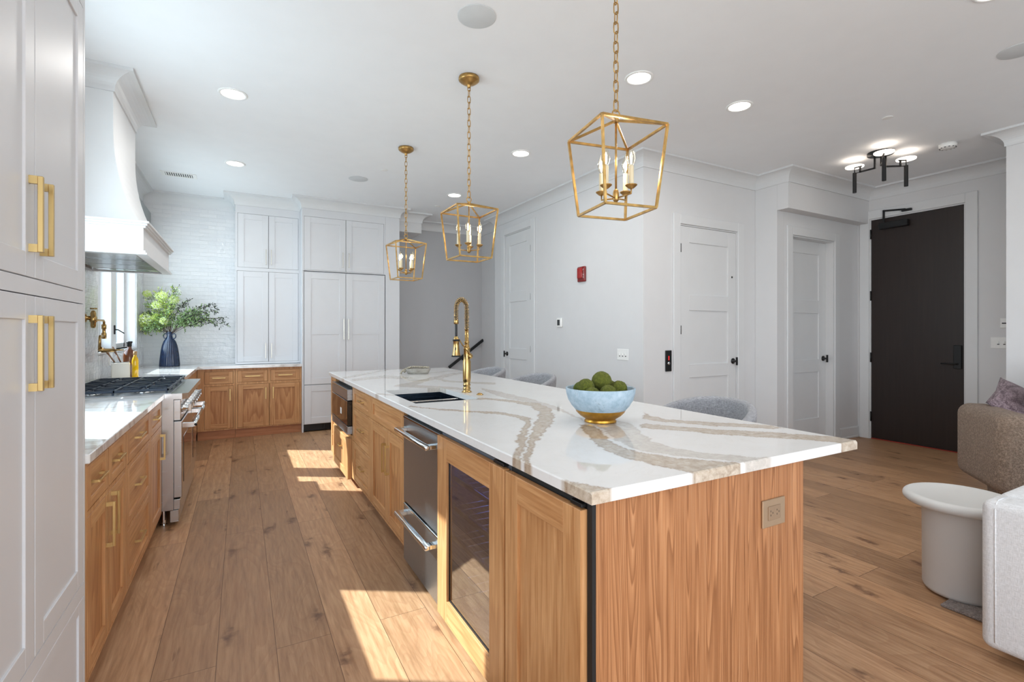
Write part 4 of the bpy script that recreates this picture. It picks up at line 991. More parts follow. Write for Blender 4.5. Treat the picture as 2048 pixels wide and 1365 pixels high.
# cooktop with projecting bull-nose
q = MB(); q.mat(STEEL); q.prism([(0.0, 0.67), (0.0, -0.05), (0.02, -0.085), (RW - 0.02, -0.085), (RW, -0.05), (RW, 0.67)], 0.8745, 0.914)
q.mat(STEEL_D); q.box(0.03, RW - 0.03, 0.02, 0.64, 0.9142, 0.9165); q.build('cooktop', rg)
q = MB(); q.mat(STEEL); q.box(0.0, RW, 0.641, 0.672, 0.9145, 0.945, c=0.003); q.build('back_guard', rg)
for i in range(4):
    x0 = 0.035 + i * 0.2865; x1 = x0 + 0.2825
    q = MB(); q.mat(IRON); z = 0.950; t = 0.012
    for a in (x0, x1 - t): q.box(a, a + t, 0.03, 0.63, z - 0.016, z, c=0.002)
    for y in (0.03, 0.325, 0.618): q.box(x0, x1, y, y + t, z - 0.016, z, c=0.002)
    for cy in (0.18, 0.475):
        cx = (x0 + x1) / 2
        for a in range(8):
            an = a * PI / 4; r1 = 0.125 if a % 2 == 0 else 0.16
            r1 = min(r1, (x1 - x0) / 2 / max(abs(math.cos(an)), 0.3)); p = Vector((cx + 0.035 * math.cos(an), cy + 0.035 * math.sin(an), z - 0.005)); e = Vector((cx + r1 * math.cos(an), cy + r1 * math.sin(an), z - 0.005))
            q.bar(p, e, 0.009, 0.012)
    for a in (x0 + 0.006, x1 - 0.018):
        for y in (0.036, 0.33, 0.612): q.box(a, a + 0.012, y, y + 0.012, 0.9168, z - 0.012)
    q.build('grate', rg)
    if i < 4:
        for cy in (0.18, 0.475):
            q = MB(); q.mat(STEEL); q.lathe([(0, 0.9168), (0.062, 0.9168), (0.062, 0.922), (0.045, 0.926)], 24, ((x0 + x1) / 2, cy)); q.mat(IRON); q.lathe([(0.045, 0.926), (0.045, 0.934), (0.040, 0.937), (0, 0.937)], 24, ((x0 + x1) / 2, cy)); q.build('burner', rg)

# ---------------------------------------------------------------- range hood
hd_ = thing('range_hood', 'large white plaster range hood with a flared curved chimney', 'range hood', (-1.10, 4.67, 0), 0)
def X_(x): return x + 1.10
def Y_(y): return y - 4.67
q = MB(); q.mat(HOOD); prof = []
for k in range(15):
    t = k / 14
    z = 2.070 + (2.98 - 2.070) * (t ** 0.85) if k else 2.070
    s_ = max(0, (2.75 - z) / 0.68) ** 2.3
    prof.append((z, s_))
rings = []
for z, s_ in prof + [(CH - 0.001, 0.0)]:
    xf = -0.770 + 0.168 * s_; y0 = 4.270 - 0.07 * s_; y1 = 5.070 + 0.07 * s_
    rings.append([q.v((X_(-1.0875), Y_(y0), z)), q.v((X_(xf), Y_(y0), z)), q.v((X_(xf), Y_(y1), z)), q.v((X_(-1.0875), Y_(y1), z))])
for a, b_ in zip(rings, rings[1:]):
    for k in range(4): j = (k + 1) % 4; f_ = q._f([a[k], a[j], b_[j], b_[k]], False)
q._f(rings[0][::-1]); q._f(rings[-1]); q.build('chimney', hd_)
def apron_box(q, x, y0, y1, z0, z1, xb=-1.0875, c=0.0): q.box(X_(xb), X_(x), Y_(y0), Y_(y1), z0, z1, c=c)
q = MB(); q.mat(HOOD)
# hollow apron
q.box(X_(-0.60), X_(-0.57), Y_(4.035), Y_(5.335), 1.87, 2.04); q.box(X_(-1.0875), X_(-0.60), Y_(4.035), Y_(4.065), 1.87, 2.04); q.box(X_(-1.0875), X_(-0.60), Y_(5.305), Y_(5.335), 1.87, 2.04)
apron_box(q, -0.555, 4.022, 5.348, 2.028, 2.042, c=0.003); apron_box(q, -0.545, 4.012, 5.358, 2.042, 2.056, c=0.003); apron_box(q, -0.535, 4.002, 5.368, 2.056, 2.070, c=0.003)
for d_, z0, z1 in ((0.012, 1.862, 1.878), (0.022, 1.850, 1.862)):
    q.box(X_(-0.61), X_(-0.57 + d_), Y_(4.035 - d_), Y_(5.335 + d_), z0, z1); q.box(X_(-1.0875), X_(-0.61), Y_(4.035 - d_), Y_(4.075), z0, z1); q.box(X_(-1.0875), X_(-0.61), Y_(5.295), Y_(5.335 + d_), z0, z1)
q.build('apron', hd_)
q = MB(); q.mat(STEEL); q.box(X_(-1.08), X_(-0.611), Y_(4.078), Y_(5.29), 1.875, 1.885); q.build('liner', hd_)
for i in range(3):
    q = MB(); q.mat(STEEL); y0 = 4.14 + i * 0.33
    for k in range(11): q.box(X_(-1.045), X_(-0.625), Y_(y0 + 0.004 + k * 0.028), Y_(y0 + 0.020 + k * 0.028), 1.858, 1.8745, c=0.002)
    q.box(X_(-1.05), X_(-0.62), Y_(y0 - 0.006), Y_(y0), 1.856, 1.8745); q.box(X_(-1.05), X_(-0.62), Y_(y0 + 0.31), Y_(y0 + 0.316), 1.856, 1.8745); q.build('baffle_filter', hd_)
q = MB(); q.mat(STEEL); q.box(X_(-1.05), X_(-0.62), Y_(5.135), Y_(5.285), 1.860, 1.8745, c=0.003); q.mat(plain('hood_lamp_glass', rgb(120, 150, 130), 0.1)); q.box(X_(-0.95), X_(-0.70), Y_(5.16), Y_(5.26), 1.858, 1.8602); q.build('lamp_panel', hd_)
# grey roller shade cassette over the far window
q = MB(); q.mat(plain('shade_cloth', rgb(150, 154, 154), 0.8)); q.box(-1.099, -1.008, 5.48, 7.686, 2.62, 2.852, c=0.006)
tag(q.build('shade_cassette'), 'grey fabric shade valance above the far window beside the hood', 'window shade')

# pot filler
pf = thing('pot_filler', 'brass articulated pot filler tap on the tiled wall over the range', 'faucet', (-1.088, 5.06, 1.25), 0)
q = MB(); q.mat(BRASS_D)
q.xf = Matrix.Translation((0, 0, 0.20)) @ Matrix.Rotation(PI / 2, 4, 'Y'); q.lathe([(0, 0.0005), (0.034, 0.0005), (0.034, 0.006), (0.018, 0.012), (0.015, 0.04), (0, 0.04)], 24); q.xf = Matrix()
q.lathe([(0, 0.12), (0.012, 0.12), (0.018, 0.135), (0.018, 0.165), (0.024, 0.17), (0.024, 0.21), (0.019, 0.215), (0.019, 0.24), (0.013, 0.25), (0.013, 0.258), (0, 0.262)], 20, (0.05, 0))
q.tube([(0.03, 0, 0.275), (0.075, 0, 0.275)], 0.006, 8); q.build('valve', pf)
q = MB(); q.mat(BRASS_D); q.tube([(0.05, 0.0, 0.185), (0.06, 0.10, 0.185), (0.07, 0.22, 0.185), (0.072, 0.235, 0.175), (0.072, 0.235, 0.06)], 0.009, 10); q.lathe([(0, 0.03), (0.015, 0.03), (0.018, 0.05), (0.018, 0.075), (0.012, 0.085), (0.012, 0.11), (0.017, 0.115), (0.017, 0.15), (0, 0.16)], 18, (0.072, 0.235)); q.build('arm', pf)
q = MB(); q.mat(BRASS_D); q.tube([(0.072, 0.235, 0.055), (0.08, 0.12, 0.055), (0.085, 0.04, 0.055), (0.086, 0.025, 0.045), (0.086, 0.02, -0.05)], 0.0095, 10)
q.tube([(0.086, 0.02, -0.045), (0.10, 0.03, -0.062), (0.17, 0.06, -0.062)], [0.018, 0.018, 0.014], 12); q.tube([(0.17, 0.06, -0.062), (0.23, 0.085, -0.060)], [0.008, 0.005], 8); q.build('spout', pf)

# things on the counter past the range
ck = MB(); ck.mat(plain('cream_ceramic', rgb(232, 229, 220), 0.35)); 
ck.rbox(-0.066, 0.066, -0.066, 0.066, 0.0, 0.148, 0.008, 3)
cko = thing('utensil_crock', 'square cream ceramic crock holding wooden spoons', 'crock', (-0.957, 5.60, 0.9145), math.radians(12))
ck.build('pot', cko)
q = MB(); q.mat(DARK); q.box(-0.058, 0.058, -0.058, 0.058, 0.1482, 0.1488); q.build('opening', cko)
SPW = wood('spoon_wood', rgb(100, 70, 50), rgb(128, 94, 70), rgb(150, 114, 88), 'z', 60, 0.8, 0.3)
for i, (dx, dy, lx, lb) in enumerate(((-0.045, 0.0, -0.16, 'dark wooden spoon leaning left in the cream crock'), (-0.01, 0.02, -0.12, 'dark wooden spatula standing behind the other spoon in the crock'))):
    q = MB(); q.mat(SPW); o_ = Vector((dx + 0.02, dy, 0.10))
    d_ = Vector((lx * 0.8, 0.02 * i, 0.22)).normalized()
    q.tube([o_, o_ + d_ * 0.11], 0.006, 8); q.xf = Matrix.Translation(o_ + d_ * 0.145) @ d_.to_track_quat('Z', 'Y').to_matrix().to_4x4()
    q.ball((0, 0, 0), 0.027, 14, (0.85 if i == 0 else 0.5, 0.3, 1.7)); so_ = q.build('wooden_spoon')
    so_.matrix_world = Matrix.Translation((-0.957, 5.60, 0.9145 + 0.02)); tag(so_, lb, 'spoon')
def bottle(name, label, loc, prof, mat, capprof, capmat, extra=None):
    r = thing(name, label, 'bottle', loc, 0); q = MB(); q.mat(mat); q.lathe(prof, 24); q.build('glass', r)
    q = MB(); q.mat(capmat); q.lathe(capprof, 18); q.build('cap', r)
    if extra: extra(r)
    return r
AMBER = plain('amber_glass', rgb(92, 44, 10), 0.05, coat=0.5); OIL = plain('olive_oil_glass', rgb(226, 178, 10), 0.06, coat=0.6)
bottle('glass_bottle', 'round amber glass bottle with a black stopper behind the crock', (-0.93, 5.83, 0.9145), [(0, 0), (0.046, 0.0), (0.050, 0.006), (0.050, 0.20), (0.040, 0.24), (0.018, 0.262), (0.016, 0.285), (0, 0.285)], AMBER,
       [(0, 0.2855), (0.017, 0.2855), (0.019, 0.29), (0.019, 0.315), (0.024, 0.32), (0.024, 0.335), (0, 0.335)], BLACK)
bottle('oil_bottle', 'slim bottle of yellow olive oil beside the cream crock', (-0.845, 5.56, 0.9145), [(0, 0), (0.022, 0.0), (0.025, 0.004), (0.025, 0.165), (0.019, 0.19), (0.013, 0.20), (0.013, 0.215), (0, 0.215)], OIL,
       [(0, 0.2155), (0.0135, 0.2155), (0.0145, 0.22), (0.0145, 0.248), (0, 0.248)], plain('cork_cap', rgb(176, 140, 92), 0.6))
# outlet on the left wall
q = MB(); q.mat(WHITEP); q.box(-1.0878, -1.082, 5.86, 5.98, 1.02, 1.14, c=0.002); q.mat(DARK)
for z in (1.06, 1.10): q.box(-1.0822, -1.0816, 5.905, 5.915, z - 0.012, z); q.box(-1.0822, -1.0816, 5.925, 5.935, z - 0.012, z)
tag(q.build('power_outlet'), 'white outlet plate on the tiled wall under the far window', 'outlet')

# ---------------------------------------------------------------- vase and bouquet
VX, VY = -0.775, 7.34
vs = thing('vase', 'tall ribbed navy blue ceramic vase with two small handles', 'vase', (VX, VY, 0.9145), 0)
NAVY = plain('navy_glaze', rgb(20, 38, 66), 0.18, 0, 0.25, 30, coat=0.4)
q = MB(); q.mat(NAVY); n = 72; rings = []
vp = [(0.098, 0.0), (0.101, 0.01), (0.098, 0.06), (0.092, 0.13), (0.084, 0.20), (0.074, 0.26), (0.060, 0.305), (0.044, 0.34), (0.032, 0.365), (0.028, 0.385), (0.030, 0.41), (0.034, 0.425), (0.031, 0.425), (0.025, 0.40), (0.024, 0.36)]
for r, z in vp:
    amp = 0.07 if z < 0.33 else 0.0
    rings.append([q.v((r * (1 + amp * math.cos(24 * 2 * PI * k / n)) * math.cos(2 * PI * k / n), r * (1 + amp * math.cos(24 * 2 * PI * k / n)) * math.sin(2 * PI * k / n), z)) for k in range(n)])
for a, b_ in zip(rings, rings[1:]):
    for k in range(n): q._f([a[k], a[(k + 1) % n], b_[(k + 1) % n], b_[k]], True)
q._f(rings[0][::-1]); q._f(rings[-1]); q.build('body', vs)
for s_ in (-1, 1):
    q = MB(); q.mat(NAVY); c_ = Vector((s_ * 0.052 * 0.8765, -s_ * 0.052 * 0.4814, 0.372)); a_ = Vector((0.8765 * s_, -0.4814 * s_, 0))
    q.tube([c_ + a_ * (0.024 * math.cos(t)) + Vector((0, 0, 0.030 * math.sin(t))) for t in np.linspace(0, 2 * PI, 18, endpoint=False)], 0.0065, 8, closed=True); q.build('handle', vs)
bq = thing('bouquet', 'loose bouquet of green leafy branches and lime blossoms in the blue vase', 'flowers', (VX, VY, 1.28), 0)
rnd = random.Random(11)
BARK = plain('twig_bark', rgb(70, 54, 44), 0.8)
def leafmat(name, c0, c1):
    m = M(name); v = m.coords(); n_ = m.noise(v, 18, 3)
    m.link(m.ramp(n_, [(0.35, c0), (0.65, c1)]), m.b.inputs['Base Color']); m.set(Roughness=0.5)
    m.b.inputs['Subsurface Weight'].default_value = 0.0
    tl = m.node('ShaderNodeBsdfTranslucent'); tl.inputs[0].default_value = c1; mx = m.node('ShaderNodeMixShader'); mx.inputs[0].default_value = 0.35
    m.link(m.b.outputs[0], mx.inputs[1]); m.link(tl.outputs[0], mx.inputs[2]); m.link(mx.outputs[0], m.o.inputs[0]); return m.m
LG = leafmat('leaf_green', rgb(104, 138, 84), rgb(174, 200, 136)); LD = leafmat('leaf_dark', rgb(44, 54, 44), rgb(78, 88, 70)); LL = leafmat('leaf_lime', rgb(190, 214, 90), rgb(230, 242, 140)); LW = leafmat('petal_white', rgb(226, 228, 214), rgb(246, 246, 238))
stm = MB(); stm.mat(BARK); lv = MB(); bl = MB()
RT = Vector((0.8765, -0.4814, 0)); FW = Vector((0.4814, 0.8765, 0)); UP = Vector((0, 0, 1))
def add_leaf(mb, p, d, L, W, mat_):
    d = d.normalized(); s = d.cross(Vector((rnd.uniform(-1, 1), rnd.uniform(-1, 1), rnd.uniform(-1, 1)))).normalized(); nn = d.cross(s)
    mb.mat(mat_); a = mb.v(p); b1 = mb.v(p + d * L * 0.45 + s * W / 2 + nn * L * 0.04); c1 = mb.v(p + d * L); b2 = mb.v(p + d * L * 0.45 - s * W / 2 + nn * L * 0.04); m_ = mb.v(p + d * L * 0.5)
    mb._f([a, b1, m_], True); mb._f([b1, c1, m_], True); mb._f([c1, b2, m_], True); mb._f([b2, a, m_], True)
# each branch: end offset (camera right, depth, up), tone of foliage
branches = [((-0.44, -0.02, 0.10), 'lime'), ((-0.36, -0.06, 0.22), 'mix'), ((-0.30, 0.03, 0.40), 'pale'), ((-0.22, -0.05, 0.30), 'mix'), ((-0.27, -0.10, 0.10), 'lime'), ((-0.16, 0.02, 0.42), 'lime'), ((-0.05, -0.04, 0.40), 'lime'),
            ((0.02, 0.05, 0.46), 'mix'), ((0.10, 0.0, 0.42), 'pale'), ((0.08, -0.08, 0.28), 'mix'), ((0.16, 0.04, 0.33), 'dark'), ((-0.34, -0.10, 0.02), 'mix'), ((-0.18, -0.14, 0.05), 'green'),
            ((0.62, 0.0, 0.16), 'dark'), ((0.58, -0.05, 0.24), 'dark'), ((0.50, 0.05, 0.30), 'dark'), ((0.42, -0.02, 0.20), 'green'), ((0.36, -0.06, 0.14), 'green'), ((0.66, 0.02, 0.10), 'dark'), ((0.30, 0.02, 0.24), 'green'), ((0.46, 0.04, 0.14), 'green'), ((-0.10, -0.12, 0.18), 'lime'), ((0.0, -0.10, 0.16), 'green'), ((-0.44, 0.02, 0.04), 'lime')]
for (a, f_, u), tone in branches:
    end = RT * a + FW * f_ * 0.9 + UP * (u * 1.18 + 0.03)
    if end.x < -0.285: end.y = min(0.30, (0.8765 * -0.285 - a) / 0.4814); end.x = -0.285
    mid = Vector((0, 0, 0.14)) + end * 0.45 + UP * 0.04
    P_ = []
    for k in range(15):
        t = k / 14; P_.append(Vector((0, 0, 0.0)) * (1 - t) ** 2 + mid * 2 * t * (1 - t) + end * t * t + Vector((rnd.gauss(0, 1), rnd.gauss(0, 1), rnd.gauss(0, 1))) * 0.003)
    stm.tube(P_, [0.0032 * (1 - 0.7 * k / 14) for k in range(15)], 5)
    for k in range(4, 15):
        for _ in range(4 if tone != 'dark' else 3):
            base = P_[k]; tw = (P_[k] - P_[k - 1]).normalized() * 0.6 + Vector((rnd.gauss(0, 1), rnd.gauss(0, 1), rnd.gauss(0, 0.8))) * 0.6
            tw.normalize(); ln = rnd.uniform(0.03, 0.085); tip = base + tw * ln
            stm.tube([base, base + tw * ln * 0.5 + UP * 0.004, tip], 0.0011, 4)
            for q_ in range(6):
                pp = base.lerp(tip, 0.3 + 0.7 * q_ / 5); dd = tw * 0.5 + Vector((rnd.gauss(0, 1), rnd.gauss(0, 1), rnd.gauss(0, 1))) * 0.6
                mt = {'lime': LL if rnd.random() < 0.62 else LG, 'mix': (LG, LL, LG, LD)[rnd.randrange(4)], 'pale': LW if rnd.random() < 0.6 else LG, 'dark': LD if rnd.random() < (0.35 + 0.6 * k / 14) else LG, 'green': LG if rnd.random() < 0.8 else LD}[tone]
                add_leaf(lv, pp, dd, rnd.uniform(0.020, 0.036), rnd.uniform(0.009, 0.015), mt)
# lime umbel heads
for a, f_, u, r in ((-0.215, -0.12, 0.155, 0.075), (-0.09, -0.10, 0.30, 0.05), (0.0, -0.10, 0.14, 0.045), (-0.32, -0.03, 0.16, 0.055), (-0.12, 0.0, 0.40, 0.05), (0.07, -0.02, 0.36, 0.055), (-0.26, -0.02, 0.42, 0.045), (-0.02, -0.08, 0.40, 0.045)):
    c_ = RT * a + FW * f_ + UP * (u * 1.18 + 0.03)
    for _ in range(520):
        d_ = Vector((rnd.gauss(0, 1), rnd.gauss(0, 1), rnd.gauss(0, 0.8))).normalized(); p = c_ + d_ * r * rnd.uniform(0.7, 1.0)
        bl.mat(LL if rnd.random() < 0.6 else LW); s__ = rnd.uniform(0.006, 0.011); add_leaf(bl, p, Vector((rnd.gauss(0, 1), rnd.gauss(0, 1), rnd.gauss(0, 1))), s__ * 1.6, s__, bl.mats[bl.cur])
for mb_ in (stm, lv, bl):
    for w in mb_.bm.verts: w.co.x = max(w.co.x, -0.300 + 0.004 * math.sin(w.co.z * 90)); w.co.y = min(w.co.y, 0.335 + 0.004 * math.sin(w.co.z * 70))
stm.build('branch', bq); o = lv.build('foliage', bq, fix=False); o['kind'] = 'stuff'; o = bl.build('blossoms', bq, fix=False); o['kind'] = 'stuff'

# ---------------------------------------------------------------- lantern pendants
def candle_light(par, x, y, z):
    q = MB(); q.mat(GILT); q.lathe([(0, z - 0.012), (0.010, z - 0.012), (0.024, z), (0.025, z + 0.003), (0, z + 0.003)], 18, (x, y)); q.build('drip_cup', par)
    q = MB(); q.mat(CANDLE); q.cyl((x, y), 0.0105, z + 0.0035, z + 0.082, 14); q.build('candle_sleeve', par)
    q = MB(); q.mat(BULB); q.lathe([(0.006, z + 0.083), (0.013, z + 0.095), (0.0165, z + 0.112), (0.014, z + 0.132), (0.007, z + 0.152), (0.002, z + 0.165), (0, z + 0.166)], 16, (x, y)); bo = q.build('bulb', par)
    q = MB(); q.mat(FILAMENT); q.tube([(x - 0.002, y, z + 0.09), (x - 0.004, y, z + 0.125), (x, y, z + 0.138), (x + 0.004, y, z + 0.125), (x + 0.002, y, z + 0.09)], 0.0012, 5); q.build('filament', bo)
def pendant(label, x, y, rz, armrot):
    r = thing('lantern_pendant', label, 'pendant light', (x, y, 1.846), rz, 'gold lantern pendants over the island')
    zt_, za_, hb, ht = 0.338, 0.392, 0.118, 0.150
    q = MB(); q.mat(GILT); w = 0.0095
    cb = [(-hb, -hb), (hb, -hb), (hb, hb), (-hb, hb)]; ct_ = [(-ht, -ht), (ht, -ht), (ht, ht), (-ht, ht)]
    for k in range(4):
        j = (k + 1) % 4
        q.bar(cb[k] + (0.004,), cb[j] + (0.004,), w); q.bar(ct_[k] + (zt_,), ct_[j] + (zt_,), w); q.bar(cb[k] + (0.004,), ct_[k] + (zt_,), w); q.bar(ct_[k] + (zt_,), (0, 0, za_), w * 0.9)
    q.build('cage', r)
    q = MB(); q.mat(GILT); q.cyl((0, 0), 0.012, za_ - 0.008, za_ + 0.012, 12)
    q.tube([(0.017 * math.cos(t), 0, za_ + 0.028 + 0.017 * math.sin(t)) for t in np.linspace(0, 2 * PI, 20, endpoint=False)], 0.0032, 6, closed=True)
    q.tube([(0, 0, za_ - 0.005), (0, 0, 0.10)], 0.0045, 10); q.lathe([(0, 0.045), (0.006, 0.045), (0.013, 0.055), (0.013, 0.085), (0.010, 0.095), (0.005, 0.10), (0, 0.10)], 16); q.build('stem', r)
    rr = 0.074
    for k in range(4):
        a = armrot + k * PI / 2 - rz; ex, ey = rr * math.cos(a), rr * math.sin(a)
        q = MB(); q.mat(GILT); q.tube([(0.008 * math.cos(a), 0.008 * math.sin(a), 0.062), (ex, ey, 0.068), (ex, ey, 0.090)], 0.0035, 8); ar = q.build('arm', r); candle_light(ar, ex, ey, 0.100)
    l = bpy.data.lights.new('candle_glow', 'POINT'); l.energy = 2.2; l.color = (1.0, 0.82, 0.58); l.shadow_soft_size = 0.03; lo = bpy.data.objects.new('candle_glow', l); COL.objects.link(lo); lo.parent = r; lo.location = (0.02, 0.02, 0.225)
    ztop = CH - 1.846; q = MB(); q.mat(GILT); z = za_ + 0.040; i = 0
    while z < ztop - 0.075:
        u_ = (1, 0) if i % 2 == 0 else (0, 1); pts = []
        for t in np.linspace(0, 2 * PI, 14, endpoint=False):
            c0, s0 = math.cos(t), math.sin(t); hh = 0.0145 if s0 >= 0 else -0.0145
            pts.append((u_[0] * c0 * 0.0105, u_[1] * c0 * 0.0105, z + 0.0225 + hh * (abs(s0) > 0.01) + 0.0105 * s0))
        q.tube(pts, 0.0028, 6, closed=True); z += 0.0415; i += 1
    q.build('chain', r)
    q = MB(); q.mat(GILT); q.lathe([(0, ztop - 0.0005), (0.070, ztop - 0.0005), (0.072, ztop - 0.006), (0.072, ztop - 0.022), (0.066, ztop - 0.028), (0.046, ztop - 0.042), (0.022, ztop - 0.052), (0.012, ztop - 0.056), (0.012, ztop - 0.066), (0.006, ztop - 0.075), (0, ztop - 0.076)], 32); q.build('canopy', r)
    return r
pendant('nearest gold lantern pendant, largest in view, over the near end of the island', 1.395, 1.622, math.radians(-10), math.radians(16))
pendant('middle gold lantern pendant of the three above the island sink', 1.395, 3.165, 0, math.radians(61))
pendant('farthest gold lantern pendant, in front of the white fridge panel', 1.395, 4.67, math.radians(2), math.radians(36))

# ---------------------------------------------------------------- ceiling fittings
def downlight(label, x, y):
    r = thing('recessed_light', label, 'ceiling light', (x, y, CH), 0, 'recessed ceiling lights')
    q = MB(); q.mat(WHITEP); q.lathe([(0.098, -0.0006), (0.099, -0.004), (0.094, -0.007), (0.080, -0.007), (0.078, -0.0012)], 36); q.build('trim_ring', r)
    q = MB(); q.mat(LAMPW); q.lathe([(0, -0.003), (0.0775, -0.003), (0.0775, -0.0012)], 32); q.build('lens', r)
    if abs(y - 5.98) < 0.001: return
    l = bpy.data.lights.new('downlight', 'AREA'); l.shape = 'DISK'; l.size = 0.14; l.energy = 8; l.color = (1.0, 0.975, 0.94); o = bpy.data.objects.new('downlight', l); COL.objects.link(o); o.location = (x, y, CH - 0.012)
for lb, x, y in (('recessed ceiling light nearest above the oak cabinets left of the aisle', -0.057, 4.23), ('recessed ceiling light farther back on the left near the vent', -0.06, 5.97), ('recessed ceiling light just right of the nearest pendant chain', 2.44, 2.595),
                 ('rightmost recessed ceiling light, between the near pendant and the hall', 3.44, 2.54), ('recessed ceiling light between the middle and near pendants', 2.44, 4.26), ('smallest, farthest recessed ceiling light above the stair opening', 2.43, 5.98), ('recessed light cut by the top right edge of the picture', 3.44, 1.03)):
    downlight(lb, x, y)
def speaker(label, x, y, r):
    q = MB(); q.mat(plain('speaker_cloth', rgb(206, 210, 212), 0.7, bump=0.3, bscale=900)); q.lathe([(0, -0.004), (r - 0.003, -0.004), (r, -0.003), (r, -0.0006), (0, -0.0006)], 48)
    tag(q.build('ceiling_speaker', loc=(x, y, CH)), label, 'speaker', 'round ceiling speakers')
speaker('large round ceiling speaker at the top of the picture above the aisle', 1.164, 2.53, 0.108)
speaker('round ceiling speaker far back between the two distant pendants', 1.19, 5.88, 0.108)
speaker('round ceiling speaker cut off at the right edge of the picture', 4.31, 1.18, 0.108)
for lb, x, y in (('small round sprinkler cover on the ceiling above the farthest pendant', 1.372, 5.42), ('small round sprinkler cover on the ceiling before the hall light fixture', 4.699, 2.082), ('tiny sprinkler cover at the far stair opening ceiling', 2.43, 6.62)):
    q = MB(); q.mat(WHITEP); q.lathe([(0, -0.006), (0.036, -0.006), (0.04, -0.004), (0.034, -0.0006), (0, -0.0006)], 28); tag(q.build('sprinkler_cover', loc=(x, y, CH)), lb, 'sprinkler cover', 'sprinkler covers')
q = MB(); q.mat(WHITEP); q.lathe([(0, -0.045), (0.045, -0.045), (0.062, -0.038), (0.066, -0.03), (0.070, -0.0006), (0, -0.0006)], 32); q.mat(DARK)
for k in range(12): a = 2 * PI * k / 12; q.box(0.058 * math.cos(a) - 0.006, 0.058 * math.cos(a) + 0.006, 0.058 * math.sin(a) - 0.006, 0.058 * math.sin(a) + 0.006, -0.0415, -0.038)
tag(q.build('smoke_detector', loc=(5.86, 2.10, CH)), 'white round smoke detector on the hall ceiling', 'smoke detector')
vt = thing('ceiling_vent', 'white rectangular air vent grille on the ceiling before the hood', 'vent', (-0.62, 6.70, CH), 0)
q = MB(); q.mat(WHITEP)
for a in ((-0.17, 0.17, -0.09, -0.07), (-0.17, 0.17, 0.07, 0.09), (-0.17, -0.13, -0.07, 0.07), (0.13, 0.17, -0.07, 0.07)): q.box(*a, -0.006, -0.0006)
q.build('frame', vt); q = MB(); q.mat(DARK); q.box(-0.13, 0.13, -0.07, 0.07, -0.0012, -0.0006); q.build('backing', vt)
q = MB(); q.mat(WHITEP)
for k in range(12): q.box(-0.125 + k * 0.0215, -0.114 + k * 0.0215, -0.07, 0.07, -0.005, -0.0014)
q.build('grille', vt)
# hall flush fixture
ff = thing('ceiling_lamp', 'black three arm ceiling light with glowing discs and hanging rods', 'ceiling light', (5.55, 2.52, CH), 0)
q = MB(); q.mat(BLACK); q.lathe([(0, -0.0006), (0.11, -0.0006), (0.11, -0.025), (0, -0.025)], 32); q.build('canopy', ff)
for ang in (211, 90, -35):
    a = math.radians(ang); c, s_ = math.cos(a), math.sin(a); R_ = 0.235
    q = MB(); q.mat(BLACK)
    q.bar((0.05 * c, 0.05 * s_, -0.024), (0.05 * c, 0.05 * s_, -0.15), 0.014); q.bar((0.05 * c, 0.05 * s_, -0.143), (0.19 * c, 0.19 * s_, -0.143), 0.014); q.bar((0.183 * c, 0.183 * s_, -0.15), (0.183 * c, 0.183 * s_, -0.085), 0.014)
    q.bar((0.19 * c, 0.19 * s_, -0.145), (R_ * c, R_ * s_, -0.145), 0.006); q.tube([(0.165 * c, 0.165 * s_, -0.086), (R_ * c, R_ * s_, -0.086)], 0.008, 8); ar = q.build('arm', ff)
    q = MB(); q.mat(OPAL); q.lathe([(0, -0.082), (0.080, -0.082), (0.082, -0.078), (0.082, -0.072), (0, -0.070)], 32, (R_ * c, R_ * s_)); q.build('disc', ar)
    q = MB(); q.mat(BLACK); q.cyl((R_ * c, R_ * s_), 0.0175, -0.345, -0.140, 18); q.tube([(R_ * c, R_ * s_, -0.140), (R_ * c, R_ * s_, -0.083)], 0.005, 8); q.build('rod', ar)

# ---------------------------------------------------------------- wall devices
def on_x(x, y, z): return Matrix.Translation((x, y, z))
al = thing('fire_alarm', 'red fire alarm strobe on the white wall', 'alarm', (3.51, 4.667, 2.015), -R90)
q = MB(); q.mat(plain('alarm_red', rgb(120, 12, 12), 0.3, coat=0.3)); q.box(-0.07, 0.07, -0.030, -0.0006, -0.09, 0.09, c=0.010); q.build('housing', al)
q = MB(); q.mat(plain('alarm_lens', rgb(160, 14, 10), 0.12, coat=0.5)); q.box(-0.055, 0.035, -0.045, -0.0302, -0.05, 0.075, c=0.008); q.build('lens', al)
q = MB(); q.mat(WHITEP)
LET = {'F': [(0, 0, 0, 1), (0, 1, 1, 1), (0, .5, .8, .5)], 'I': [(.5, 0, .5, 1)], 'R': [(0, 0, 0, 1), (0, 1, .9, 1), (.9, 1, .9, .5), (.9, .5, 0, .5), (.3, .5, 1, 0)], 'E': [(0, 0, 0, 1), (0, 1, 1, 1), (0, .5, .8, .5), (0, 0, 1, 0)]}
for i, ch in enumerate('FIRE'):
    z0 = 0.038 - i * 0.028
    for x0, y0, x1, y1 in LET[ch]: q.bar((0.045 + x0 * 0.013, -0.0305, z0 + y0 * 0.018), (0.045 + x1 * 0.013 + 1e-5, -0.0305, z0 + y1 * 0.018), 0.001, 0.003)
q.build('lettering', al)
q = MB(); q.mat(WHITEP); q.box(-0.056, 0.056, -0.022, -0.0006, -0.056, 0.056, c=0.008); thm = thing('thermostat', 'small square white thermostat with a dark screen', 'thermostat', (3.51, 5.133, 1.455), -R90); q.build('housing', thm)
q = MB(); q.mat(plain('lcd', rgb(64, 66, 68), 0.2)); q.box(-0.034, 0.022, -0.0228, -0.0222, -0.036, 0.036); q.build('screen', thm)
